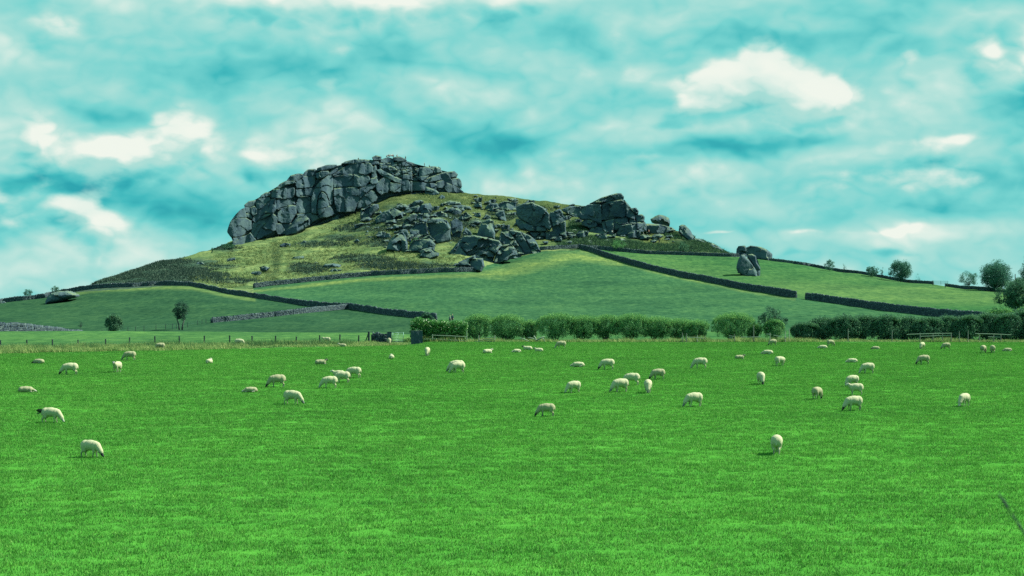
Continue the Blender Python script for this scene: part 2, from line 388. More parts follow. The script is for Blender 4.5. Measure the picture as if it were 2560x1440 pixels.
def leaf_mat(name, lo, hi, pale=None, trans=0.25, rough=0.8, spec=0.08):
    def f(t, b, o):
        rnd = t.node('ShaderNodeAttribute', attribute_name='tone').outputs['Fac']
        st = [(0, lo), (0.75, hi)] + ([(1.0, pale)] if pale else [])
        c = t.ramp(rnd, st); t.put(b.inputs['Base Color'], c)
        tr = t.node('ShaderNodeBsdfTranslucent'); t.put(tr.inputs[0], c)
        mxx = t.node('ShaderNodeMixShader'); mxx.inputs[0].default_value = trans
        t.l.new(b.outputs[0], mxx.inputs[1]); t.l.new(tr.outputs[0], mxx.inputs[2]); t.l.new(mxx.outputs[0], o.inputs[0])
    return material(name, f, rough, spec)
M_HAW = leaf_mat('hawthorn_leaf', (.042, .135, .070), (.115, .29, .105), (.23, .43, .13))
M_HEDGE = leaf_mat('clipped_hedge_leaf', (.022, .110, .030), (.075, .250, .050), (.26, .50, .18), 0.25, 0.4, 0.5)
M_DARK = leaf_mat('dark_leaf', (.036, .100, .080), (.075, .180, .105), (.12, .27, .12))
M_TREE = leaf_mat('tree_leaf', (.030, .100, .095), (.065, .190, .135), (.11, .28, .15))
M_BARE = leaf_mat('thin_thorn_leaf', (.022, .060, .055), (.042, .115, .075), (.07, .17, .10))
M_DRY = leaf_mat('dry_grass', (.065, .17, .055), (.22, .31, .105), (.42, .47, .20), 0.3, 0.9, 0.1)
M_RUSH = leaf_mat('rush', (.028, .09, .04), (.085, .18, .065), (.20, .30, .11), 0.3, 0.9, 0.1)
M_HEATH = leaf_mat('heather', (.024, .050, .046), (.050, .088, .066), (.09, .14, .10), 0.1, 0.95, 0.05)
M_SCRUB = leaf_mat('scrub_leaf', (.024, .060, .044), (.062, .125, .066), (.12, .22, .09), 0.15, 0.9, 0.05)
M_SLOPE = leaf_mat('bleached_slope_grass', (.086, .132, .058), (.155, .205, .086), (.26, .31, .13), 0.25, 0.95, 0.05)
def b_rock(t, b, o):
    pos = wpos(t)
    tone = t.node('ShaderNodeAttribute', attribute_name='tone').outputs['Fac']
    n = t.noise(pos, 0.35, 6, 0.65, 0.4); n_b = t.noise(t.v('MULTIPLY', pos, (1.6, 1.6, 0.35)), 1.0, 5, 0.6)
    n_c = t.noise(pos, 2.6, 5, 0.75)
    c = t.mix(t.sstep(n, 0.34, 0.66), (.031, .058, .084), (.051, .088, .100))
    c = t.mix(t.sstep(n_b, 0.42, 0.30, 0.0, 0.6), c, (.034, .060, .100))
    c = t.mix(t.sstep(n_c, 0.60, 0.76, 0.0, 0.40), c, (.105, .160, .140))
    c = t.mix(t.sstep(n_c, 0.40, 0.26, 0.0, 0.40), c, (.034, .060, .098))
    c = t.mix(1.0, c, t.ramp(tone, [(0, (.72, .76, .82)), (1, (1.35, 1.35, 1.25))]), 'MULTIPLY')
    nz = t.xyz(t.node('ShaderNodeNewGeometry').outputs['Normal'])[2]
    c = t.mix(t.m('MULTIPLY', t.sstep(nz, 0.45, 0.9), t.sstep(n, 0.40, 0.60, 0.1, 0.75)), c, (.125, .180, .095))  # moss and lichen on flat tops
    t.put(b.inputs['Base Color'], c)
    bump(t, b, t.m('ADD', n_c, t.m('MULTIPLY', n_b, 1.2)), 0.8, 0.14)
M_ROCK = material('gritstone', b_rock, 0.95, 0.15)
def b_stone(t, b, o):
    tone = t.node('ShaderNodeAttribute', attribute_name='tone').outputs['Fac']; pos = wpos(t)
    c = t.ramp(tone, [(0, (.022, .040, .062)), (0.6, (.060, .092, .108)), (1, (.115, .155, .155))])
    c = t.mix(t.sstep(t.noise(pos, 5, 4, 0.7), 0.4, 0.7, 0, 0.4), c, (.08, .12, .08)); t.put(b.inputs['Base Color'], c)
    bump(t, b, t.noise(pos, 14, 4, 0.7), 0.5, 0.03)
M_STONE = material('walling_stone', b_stone, 0.95, 0.1)
def flat(name, col, var=0.25, sc=8.0, rough=0.85, spec=0.2, metal=0.0, bm=0.0):
    def f(t, b, o):
        pos = t.node('ShaderNodeTexCoord').outputs['Object']; n = t.noise(pos, sc, 4, 0.65)
        t.put(b.inputs['Base Color'], t.mix(n, tuple(x * (1 - var) for x in col), tuple(x * (1 + var) for x in col)))
        b.inputs['Metallic'].default_value = metal
        if bm: bump(t, b, n, 0.8, bm)
    return material(name, f, rough, spec)
M_WOOL = flat('fleece', (.35, .36, .24), 0.12, 26, 1.0, 0.05, bm=0.02)
M_WOOLD = flat('grubby_fleece', (.26, .265, .17), 0.2, 18, 1.0, 0.05, bm=0.02)
M_FACEW = flat('white_face', (.30, .33, .27), 0.2, 12, 0.8)
M_FACEB = flat('dark_face', (.014, .020, .024), 0.3, 12, 0.7)
M_FACEG = flat('speckled_face', (.13, .15, .14), 0.7, 30, 0.8)
M_LEGW = flat('pale_shank', (.26, .27, .21), 0.3, 12, 0.8)
M_WOOD = flat('weathered_wood', (.11, .135, .12), 0.4, 9, 0.9, bm=0.01)
M_WOODP = flat('silvered_rail', (.20, .25, .20), 0.3, 9, 0.9, bm=0.01)
M_POST = flat('creosoted_post', (.022, .040, .044), 0.4, 9, 0.85)
M_METAL = flat('galvanised_steel', (.10, .21, .18), 0.2, 20, 0.5, 0.5, 0.6)
M_BARK = flat('bark', (.045, .062, .060), 0.4, 9, 0.95, bm=0.02)
M_SKIN = flat('skin', (.40, .27, .20), 0.1, 9, 0.6)
M_CROW = flat('crow_feather', (.010, .014, .018), 0.3, 30, 0.45, 0.4)

# ---------------------------------------------------------------- the land
def inpoly(px, py, poly):
    px = np.asarray(px, float); py = np.asarray(py, float); r = np.zeros(px.shape, bool); n = len(poly)
    for i in range(n):
        x1, y1 = poly[i]; x2, y2 = poly[(i + 1) % n]
        if y1 == y2: continue
        c = ((y1 > py) != (y2 > py)) & (px < (x2 - x1) * (py - y1) / (y2 - y1) + x1); r ^= c
    return r
near_lim = lambda c: np.interp(c, [-200, 0, 400, 700, 900, 1060], [143.5, 143.5, 148.5, 152.5, 155.5, 160])
WALL1 = [(-60, 764), (0, 757), (60, 751), (110, 745), (150, 736), (200, 727), (250, 721), (330, 718), (400, 714), (480, 716), (520, 724), (560, 733), (600, 739), (650, 747), (712, 757), (775, 766), (837, 770), (875, 772), (950, 785), (1050, 796), (1090, 800)]
WALL2 = [(527, 808), (600, 801), (700, 790), (800, 779), (870, 772)]
WALL3 = [(1447, 622), (1480, 630), (1515, 643), (1560, 656), (1620, 673), (1700, 692), (1770, 705), (1850, 722), (1920, 733), (1990, 745)]
WALL3B = [(2013, 748), (2080, 757), (2150, 768), (2230, 779), (2330, 791), (2440, 801), (2520, 806)]
WALL4 = [(1350, 626), (1400, 623), (1450, 621), (1500, 624), (1560, 630), (1620, 636), (1690, 638), (1770, 641), (1846, 643)]
WALL5 = [(633, 720), (700, 712), (760, 706), (830, 699), (900, 692), (960, 688), (1040, 684), (1100, 681), (1196, 679)]
WALL6 = [(1984, 660), (2060, 670), (2150, 684), (2240, 697), (2332, 711)]
WALL7 = [(2363, 714), (2430, 722), (2520, 731), (2600, 738)]
WALL6A = [(1926, 652), (1984, 659)]
def seg_y(poly, x): return np.interp(x, [p[0] for p in poly], [p[1] for p in poly])
def land():
    cols = np.unique(np.r_[np.arange(-6400, -600, 200.), np.arange(-600, -60, 30.), np.arange(-60, 2621, 6.), np.arange(2640, 3300, 30.), np.arange(3300, 8000, 200.)])
    rows = np.r_[np.arange(38, 148, 3.0), np.arange(148, 262, 1.6), np.arange(262, 640, 1.25), np.arange(640, 1000, 12.), np.arange(1000, 12001, 500.)]
    C_, R_ = np.meshgrid(cols, rows, indexing='ij'); c = C_.ravel(); d = R_.ravel()
    y = g_all(c, d); X = (c - CX) * d / F; Z = CZ + (HZ - y) * d / F
    # cover zones, by place on the ground
    dry = ((c > 200) & (c < 1196) & (d > 385) & (d < 700))
    w1 = seg_y(WALL1, np.clip(c, -60, 1090)); w5 = seg_y(WALL5, np.clip(c, 633, 1196))
    dry &= np.where(c < 633, y < w1 - 3, y < w5 - 3)
    dry |= (c >= 1190) & (c < 1460) & (d > 385) & (d < 700) & (y < np.interp(c, [1190, 1260, 1350, 1460], [668, 648, 626, 621]) + 3)
    dry |= (c >= 1450) & (c < 1842) & (d > 470) & (d < 700) & (y < seg_y(WALL4, np.clip(c, 1350, 1846)) - 3)
    # beyond the crest
    cov = np.zeros((len(c), 3)) + (.028, .083, .040)                       # lower hill pasture
    nz1 = fbm(X / 40, d / 40, 0, 3); nz2 = fbm(X / 9, d / 9, 3, 3)
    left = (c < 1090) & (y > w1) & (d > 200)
    cov[left] = (.021, .061, .032)  # left hill field darkened evenly: cloud shade put into the grass colour
    up = (c > 1447) & (y < np.where(c < 2000, seg_y(WALL3, np.clip(c, 1447, 1990)), seg_y(WALL3B, np.clip(c, 2013, 2520)))) & (d > 250)
    upv = np.clip(0.5 + nz1 * 0.9, 0, 1)[:, None]
    cov[up] = ((1 - upv) * np.array((.026, .088, .034)) + upv * np.array((.050, .108, .040)))[up]
    # lighter strip below the boulder field and at wall feet
    edge = np.interp(c, [633, 900, 1196, 1260, 1350, 1445, 1520], [w for w in (722, 694, 681, 676, 650, 634, 648)])
    k = np.clip(1 - np.abs(y - edge - 6) / np.interp(c, [633, 1190, 1260, 1400, 1500], [5, 8, 22, 26, 14]), 0, 1) * ((c > 633) & (c < 1560) & (d > 300))
    k = np.clip(k * (0.8 + 0.6 * nz2), 0, 1)[:, None]
    cov = cov * (1 - k) + k * np.array((.10, .155, .052))
    k = (np.clip(1 - np.abs(y - w1 - 5) / 7, 0, 1) * ((c > 160) & (c < 640) & (d > 300)))[:, None]
    cov = cov * (1 - k * .7) + k * .7 * np.array((.09, .145, .048))
    k = (np.clip(1 - np.abs(y - seg_y(WALL3, np.clip(c, 1447, 1990)) - 4) / 5, 0, 1) * ((c > 1447) & (c < 1990) & (d > 300)))[:, None]
    cov = cov * (1 - k * .6) + k * .6 * np.array((.09, .145, .048))
    # mid field beyond the wire fence: pale, cut for hay
    mid = (d > 150) & (d < 260) & (c < 1060)
    cov[mid] = (.042, .112, .038)
    mid2 = (d > 150) & (d < 235) & (c >= 1060); cov[mid2] = (.034, .10, .036)
    kk = np.clip((d - 200) / 5, 0, 1)[:, None] * ((d < 320) & (c < 1060))[:, None]
    cov = cov * (1 - kk) + kk * np.array((.020, .058, .031))  # foot of the left field keeps that painted cloud shade
    # dry slope
    dv = np.clip(0.55 + 0.8 * nz2, 0, 1)[:, None]
    olive = np.clip((c - 840) / 120, 0, 1) * np.clip((625 - y) / 30 + .4 * nz2, 0, 1) * (c < 1460)
    cov[dry] = ((1 - 0.42 * olive[:, None]) * (1 - dv) * np.array((.082, .128, .056)) + dv * (1 - 0.42 * olive[:, None]) * np.array((.150, .195, .082)))[dry]
    def patch(cx, cy, rx, ry, col, s=1.0):
        q = ((c - cx) / rx) ** 2 + ((y - cy) / ry) ** 2 + nz2 * 0.7
        kq = (np.clip(1.25 - q, 0, 1) * s * (d > 380))[:, None]
        cov[:] = cov * (1 - kq) + kq * np.array(col)
    heath = (.042, .076, .056)
    fl = inpoly(c, y, [(150, 735), (230, 700), (437, 636), (455, 650), (478, 662), (520, 672), (505, 690), (450, 712), (330, 722), (200, 730)]) & (d > 400) & (d < 700)
    cov[fl] = np.array(heath) * 0.9
    for a in ((1010, 555, 70, 14), (1100, 540, 60, 8), (1180, 560, 60, 12), (1260, 540, 40, 10), (1110, 595, 70, 12), (1230, 605, 50, 10), (960, 610, 60, 8), (1400, 590, 30, 10), (1330, 520, 50, 5), (455, 672, 50, 22), (500, 655, 50, 10), (520, 690, 60, 7), (590, 703, 70, 6), (770, 672, 52, 14), (560, 668, 40, 5), (910, 648, 80, 12), (960, 668, 80, 10), (1040, 662, 90, 8), (560, 622, 40, 9), (800, 610, 60, 8), (900, 570, 70, 12), (950, 540, 50, 10), (1010, 520, 60, 10), (850, 595, 60, 8)):
        patch(*a, heath, 0.9)
    patch(690, 650, 13, 60, (.034, .060, .032), 0.9); patch(672, 690, 16, 22, (.034, .060, .032), .8)
    scr = (c + 45 * nz2 > 1395) & (c < 1842) & dry & (y > np.interp(c, [1385, 1450, 1600, 1640, 1700, 1800, 1842], [590, 585, 600, 598, 600, 615, 630]))
    cov[scr] = (.034, .060, .030)
    patch(1440, 575, 22, 30, (.034, .058, .028), .8); patch(1705, 590, 40, 14, (.04, .046, .034), .8); patch(1740, 610, 60, 14, (.024, .044, .028), .8)
    patch(1640, 600, 40, 22, (.085, .11, .04), .9)
    cov *= (1 + 0.10 * nz1)[:, None]
    zr = np.clip((d * 0 + np.where(c < 1060, near_lim(c), 164.5) - d) / 1.5 + 0.5, 0, 1)
    zg = dry.astype(float)
    ampl = 0.02 + zg * 0.45
    Z = Z + ampl * fbm(X / 3.2, d / 3.2, 0, 3) + zg * 0.5 * fbm(X / 11, d / 11, 9, 2) + 0.05 * fbm(X / 14, d / 14, 4, 2) + (1 - zr) * (1 - zg) * (d < 800) * 0.12 * fbm(X / 18, d / 9, 4, 2)
    n0, n1_ = C_.shape; idx = np.arange(n0 * n1_).reshape(n0, n1_)
    Fq = np.stack([idx[:-1, :-1], idx[1:, :-1], idx[1:, 1:], idx[:-1, 1:]], -1).reshape(-1, 4)
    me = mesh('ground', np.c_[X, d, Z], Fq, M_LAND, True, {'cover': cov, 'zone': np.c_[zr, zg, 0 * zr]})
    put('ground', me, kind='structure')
    # roadside bank the photographer stands on
    gx = np.arange(-75, 76, 3.0); gy = np.arange(-60, 39, 2.0); A, B = np.meshgrid(gx, gy, indexing='ij'); a = A.ravel(); b_ = B.ravel()
    tt = np.clip((b_ - 3) / 24, 0, 1); tt = tt * tt * (3 - 2 * tt)
    Z = (1 - tt) * 6.5 + tt * 0.02875 * b_ + 0.06 * fbm(a / 3, b_ / 3, 0, 3)
    n0, n1_ = A.shape; idx = np.arange(n0 * n1_).reshape(n0, n1_)
    Fq = np.stack([idx[:-1, :-1], idx[1:, :-1], idx[1:, 1:], idx[:-1, 1:]], -1).reshape(-1, 4)
    put('grass_bank', mesh('grass_bank', np.c_[a, b_, Z], Fq, M_LAND, True, {'cover': np.zeros((len(a), 3)) + (.04, .16, .05), 'zone': np.zeros((len(a), 3)) + (1, 0, 0)}), kind='structure')
land()

# ---------------------------------------------------------------- grass of the near pasture (geometry-node instances of four small turf pieces)
def blades(n, size, hmin, hmax, wd, seed, lean=0.5):
    r = np.random.RandomState(seed)
    p = r.uniform(-size / 2, size / 2, (n, 2)); a = r.uniform(0, 2 * np.pi, n); hh = r.uniform(hmin, hmax, n)
    la = r.uniform(0, 2 * np.pi, n); ll = r.uniform(0.1, lean, n) * hh
    wv = np.c_[np.cos(a), np.sin(a)] * (wd * r.uniform(0.6, 1.3, n))[:, None] / 2
    V_ = np.empty((n, 3, 3)); V_[:, 0, :2] = p - wv; V_[:, 1, :2] = p + wv; V_[:, :2, 2] = -0.02
    V_[:, 2, :2] = p + np.c_[np.cos(la), np.sin(la)] * ll[:, None]; V_[:, 2, 2] = hh
    tone = np.repeat(r.uniform(0, 1, n), 3)
    return V_.reshape(-1, 3), np.arange(3 * n).reshape(-1, 3), tone
def instancer(name, pts, idx, rot, scl, source_meshes, **kw):
    coll = D.collections.new(name + '_pieces')
    for k, me in enumerate(source_meshes):
        o = D.objects.new('%s_piece_%02d' % (name, k), me); coll.objects.link(o)
    me = D.meshes.new(name); me.vertices.add(len(pts)); me.vertices.foreach_set('co', np.asarray(pts, np.float32).ravel())
    for nm, arr, ty in (('pick', idx, 'INT'), ('yaw', rot, 'FLOAT'), ('size', scl, 'FLOAT')):
        at = me.attributes.new(nm, ty, 'POINT'); at.data.foreach_set('value', np.asarray(arr, np.int32 if ty == 'INT' else np.float32))
    ob = put(name, me, kind='stuff', **kw)
    ng = D.node_groups.new(name, 'GeometryNodeTree'); t = NT(ng)
    ng.interface.new_socket('Geometry', in_out='INPUT', socket_type='NodeSocketGeometry'); ng.interface.new_socket('Geometry', in_out='OUTPUT', socket_type='NodeSocketGeometry')
    gi = t.node('NodeGroupInput'); go = t.node('NodeGroupOutput'); ip = t.node('GeometryNodeInstanceOnPoints'); ci = t.node('GeometryNodeCollectionInfo')
    mp = t.node('GeometryNodeMeshToPoints')
    ci.inputs['Collection'].default_value = coll; ci.inputs['Separate Children'].default_value = True; ci.inputs['Reset Children'].default_value = True
    def na(nm, ty):
        nd = t.node('GeometryNodeInputNamedAttribute', data_type=ty); nd.inputs[0].default_value = nm; return nd.outputs[0]
    t.l.new(gi.outputs[0], mp.inputs['Mesh']); t.l.new(mp.outputs[0], ip.inputs['Points']); t.l.new(ci.outputs[0], ip.inputs['Instance'])
    ip.inputs['Pick Instance'].default_value = True
    t.l.new(na('pick', 'INT'), ip.inputs['Instance Index'])
    cx = t.node('ShaderNodeCombineXYZ'); t.l.new(na('yaw', 'FLOAT'), cx.inputs[2]); t.l.new(cx.outputs[0], ip.inputs['Rotation'])
    cs = t.node('ShaderNodeCombineXYZ'); sz = na('size', 'FLOAT')
    for k in range(3): t.l.new(sz, cs.inputs[k])
    t.l.new(cs.outputs[0], ip.inputs['Scale']); t.l.new(ip.outputs[0], go.inputs[0])
    md = ob.modifiers.new('scatter', 'NODES'); md.node_group = ng
    return ob
def near_grass():
    src = []
    for k in range(5):
        V_, F_, tn = blades(640, 1.5, 0.03, 0.085, 0.024, 100 + k, 0.9)
        src.append(mesh('turf_piece', V_, F_, M_BLADE, False, {'tone': tn}))
    pts = []
    d = 39.0
    while d < 165:
        step = 1.15; x0 = d * (-1280 / F) - 5; x1 = d * (1280 / F) + 5
        xs = np.arange(x0, x1, step) + RNG.uniform(-.3, .3, len(np.arange(x0, x1, step)))
        c = CX + F * xs / d
        lim = np.where(c < 1060, near_lim(c), 164.5)
        ys = d + RNG.uniform(-.3, .3, len(xs)); ok = ys < lim
        pts.append(np.c_[xs, ys, 0.02875 * ys][ok]); d += step
    P = np.concatenate(pts); n = len(P)
    P[:, 2] = Hm(P[:, 0], P[:, 1]) + 0.02 * fbm(P[:, 0] / 3.2, P[:, 1] / 3.2, 0, 3) + 0.05 * fbm(P[:, 0] / 14, P[:, 1] / 14, 4, 2)
    instancer('pasture_grass', P, RNG.randint(0, 5, n), RNG.uniform(0, 6.28, n), RNG.uniform(0.85, 1.25, n) * (1 + 0.05 * fbm(P[:, 0] / 5, P[:, 1] / 2.5, 7, 3)), src,
              label='short bright green grazed grass covering the whole near pasture', cat='grass')
near_grass()

def tufts(name, P, hts, wd, spread, mat, per=7, lean=(0.25, 0.0), label=None, cat='grass', parent=None, kind='stuff', seed=1):
    """standing tufts of narrow blades rooted at points P"""
    r = np.random.RandomState(seed); n = len(P)
    base = np.repeat(np.asarray(P, float), per, 0); hh = np.repeat(np.asarray(hts, float), per) * r.uniform(0.55, 1.1, n * per)
    base[:, :2] += r.normal(0, spread, (n * per, 2))
    a = r.uniform(0, 2 * np.pi, n * per); wv = np.c_[np.cos(a), np.sin(a)] * (wd * r.uniform(.6, 1.4, n * per))[:, None] / 2
    ld = r.normal(0, 0.35, (n * per, 2)) + np.array([lean])
    N = n * per; V_ = np.zeros((N, 3, 3))
    V_[:, 0] = base; V_[:, 1] = base; V_[:, 2] = base; V_[:, 0, :2] -= wv; V_[:, 1, :2] += wv; V_[:, :2, 2] -= 0.06
    V_[:, 2, :2] += ld * hh[:, None]; V_[:, 2, 2] += hh
    tn = np.clip(np.repeat(r.uniform(0.1, .9, n), per) + r.uniform(-.35, .35, N), 0, 1)
    me = mesh(name, V_.reshape(-1, 3), np.arange(3 * N).reshape(-1, 3), mat, False, {'tone': np.repeat(tn, 3)})
    return put(name, me, parent=parent, label=label, cat=cat, kind=kind)
def ground_pts(xs, ys):
    d = depth_at(xs, ys); X = (xs - CX) * d / F
    return np.c_[X, d, CZ + (HZ - g_row(xs, d)) * d / F]
def strip_pts(n, x0, x1, dfun, width, seed):
    r = np.random.RandomState(seed); xs = r.uniform(x0, x1, n); d = dfun(xs) + r.uniform(-width / 2, width / 2, n)
    X = (xs - CX) * d / F
    return np.c_[X, d, Hm(X, d)]
fence_d = lambda x: np.interp(x, [0, 130, 260, 400, 520, 640, 800, 920], [151, 151.5, 154, 157, 158, 159, 161, 161.5])
def verge():
    r = np.random.RandomState(3); xs = r.uniform(-160, 1020, 7000); lo = near_lim(xs) - .4; dd = lo + (fence_d(xs) + 1.0 - lo) * r.uniform(0, 1, 7000)
    X = (xs - CX) * dd / F; P = np.c_[X, dd, Hm(X, dd)]; P = P[(fbm(X / 1.8, dd / 1.4, 5, 3) > -.35) | (r.uniform(0, 1, 7000) < .35)]
    r = np.random.RandomState(5)
    hh = (0.30 + 0.35 * np.clip(fbm(P[:, 0] / 1.6, P[:, 1] / 1.6, 0, 2) + .25, 0, 1)) * np.interp(CX + F * P[:, 0] / P[:, 1], [0, 600, 1000], [1.15, 0.8, 0.6])
    tufts('verge_grass', P, hh, .045, .12, M_DRY, 7, (-.25, 0), 'tall bleached grass along the wire fence on the far edge of the pasture', seed=2)
    P = strip_pts(1900, -160, 900, lambda x: fence_d(x) - 2.6, 4.6, 13); P = P[fbm(P[:, 0] / 1.5, P[:, 1] / 1.5, 8, 2) > 0.02]
    tufts('rush_clumps', P, RNG.uniform(.45, .8, len(P)), .04, .10, M_RUSH, 9, (-.1, 0), 'dark green rush tufts standing in the dry grass under the wire fence', cat='rushes', seed=4)
    P = strip_pts(2600, 1010, 2700, lambda x: 166.2 + 0 * x, 2.6, 6)
    cc = CX + F * P[:, 0] / P[:, 1]
    hh = 0.22 + 0.5 * np.clip(fbm(P[:, 0] / 2.2, P[:, 1] * 0, 5, 3), 0, 1) + np.interp(cc, [1010, 1060, 1200, 1300, 1460, 1700, 1760, 1780, 1900, 1980, 2030, 2050], [.1, .25, .15, .05, .05, .05, .5, .1, .35, .3, .3, .05])
    tufts('hedge_foot_grass', P, hh * .9, .045, .13, M_DRY, 8, (-.2, 0), 'straw coloured long grass along the foot of the hedges at the field edge', seed=8)
verge()

# ---------------------------------------------------------------- dry-stone walls
def wall(pts, hgt, label, name='dry_stone_wall', dmode='hill', wd=0.5, sl=0.36, courses=4, group='dry stone field walls', ds=None, ruin=0.07, seed=0, tone=0.5):
    r = np.random.RandomState(seed + 50)
    xs = np.array([p[0] for p in pts], float); ys = np.array([p[1] for p in pts], float)
    n = max(2, int(abs(xs[-1] - xs[0]) / 4)); q = np.linspace(0, 1, n); k = np.linspace(0, 1, len(xs))
    xf = np.interp(q, k, xs); yf = np.interp(q, k, ys)
    d = np.interp(q, k, ds) if ds is not None else depth_at(xf, yf)
    if ds is None and n > 8:
        kern = np.ones(5) / 5; d = np.convolve(np.pad(d, 2, mode='edge'), kern, mode='valid')
    X = (xf - CX) * d / F
    L = np.r_[0, np.cumsum(np.hypot(np.diff(X), np.diff(d)))]; tot = L[-1]
    cen, hs, yaw, tl = [], [], [], []
    ch = hgt * 0.80 / courses
    sink = 0.15
    for c in range(courses + 1):
        top = c == courses; s0 = r.uniform(0, sl)
        while s0 < tot:
            l = sl * r.uniform(.6, 1.5) * (0.55 if top else 1.0); sc = s0 + l / 2
            x = np.interp(sc, L, X); y = np.interp(sc, L, d)
            x2 = np.interp(min(sc + .5, tot), L, X); y2 = np.interp(min(sc + .5, tot), L, d); x1 = np.interp(max(sc - .5, 0), L, X); y1 = np.interp(max(sc - .5, 0), L, d)
            yw = math.atan2(y2 - y1, x2 - x1)
            cen.append((x, y, (c + .5) * ch if not top else courses * ch + hgt * .08)); w_ = wd * (1 - 0.28 * c / courses)
            hh = ch * .5 * r.uniform(.85, 1.12) if not top else hgt * .13 * r.uniform(.5, 1.8)
            hs.append((l * .49, w_ / 2 * r.uniform(.9, 1.12), hh)); yaw.append(yw + r.normal(0, .06)); tl.append(r.normal(0, .06))
            s0 += l
    cen = np.array(cen); zg = Hm(cen[:, 0], cen[:, 1])
    drop = 1 - ruin * np.clip(0.5 + 1.2 * fbm(cen[:, 0] / 3.0, cen[:, 1] / 3.0, 3, 2), 0, 1)
    cen[:, 2] = zg - sink + (cen[:, 2] + sink * .5) * drop + .02
    V_, F_ = cubes(cen, hs, np.array(yaw), np.array(tl), 0.12)
    tn = np.repeat(np.clip(r.uniform(0, 1, len(cen)) ** 1.3 * .9 + (tone - .5), 0, 1), 8)
    root = put(name, None, loc=(float(X[0]), float(d[0]), float(zg[0])), label=label, cat='wall', group=group, kind='thing')
    o = put('stonework', mesh('stonework', V_ - np.array([[X[0], d[0], zg[0]]]), F_, M_STONE, False, {'tone': tn}), parent=root, kind='stuff')
    # hearting that closes the joints
    m_ = max(2, int(tot / 1.2)); sc = (np.arange(m_) + .5) * tot / m_
    x = np.interp(sc, L, X); y = np.interp(sc, L, d); dxx = np.gradient(x); dyy = np.gradient(y)
    cc = np.c_[x, y, Hm(x, y) + hgt * .36]
    V2, F2 = cubes(cc, np.c_[np.full(m_, tot / m_ * .55), np.full(m_, wd * .30), np.full(m_, hgt * .42)], np.arctan2(dyy, dxx))
    put('wall_core', mesh('wall_core', V2 - np.array([[X[0], d[0], zg[0]]]), F2, M_STONE, False, {'tone': np.zeros(len(V2))}), parent=root)
    return root
wall(WALL1, 1.35, 'long dark wall curving from the left edge over the lower hill to the clipped hedge', ruin=.18, seed=1, tone=.42)  # lowered stone tone: shade on the near face put into the colour
wall(WALL2, 1.15, 'lit grey dry stone wall sloping up from a fence end to the long dark wall', seed=2, tone=.38)
wall(WALL3, 1.55, 'dark dry stone wall running downhill from the mossy wall to the gateway gap', seed=3, tone=.35)  # darker stone tone paints in the shaded side facing the camera
wall(WALL3B, 1.50, 'dark dry stone wall from the gateway gap down behind the dark hedge', seed=4, tone=.35)  # same painted shade in the stone tone below the gap
wall(WALL4, 1.20, 'mossy dry stone wall below the scrub from the tilted slab to the stacked boulders', seed=5, tone=.48)
wall(WALL5, 1.35, 'lit grey dry stone wall along the foot of the dry yellow slope', seed=6, tone=.46)
wall(WALL6A, 0.95, 'short pale dry stone wall on the skyline beside the stacked boulders', seed=7, tone=.8)
wall(WALL6, 0.95, 'dark dry stone wall descending the skyline of the bright upper field', seed=8, tone=.33)
wall(WALL7, 0.9, 'dark skyline wall between the little gate and the big round tree', seed=9, tone=.4)
wall([(-40, 826), (0, 826.5), (60, 828), (120, 829), (205, 828)], 1.35, 'rough pale dry stone wall dipping behind the pale field at the left edge', ds=[204, 206, 211, 220, 236], sl=.3, courses=5, seed=10, tone=.38, ruin=.08)
wall([(929, 857.5), (968, 858.5)], 1.12, 'short piece of dark wall between the strainer post and the metal gate', ds=[162.5, 162.5], sl=.26, courses=6, seed=11, tone=.35, wd=.45)

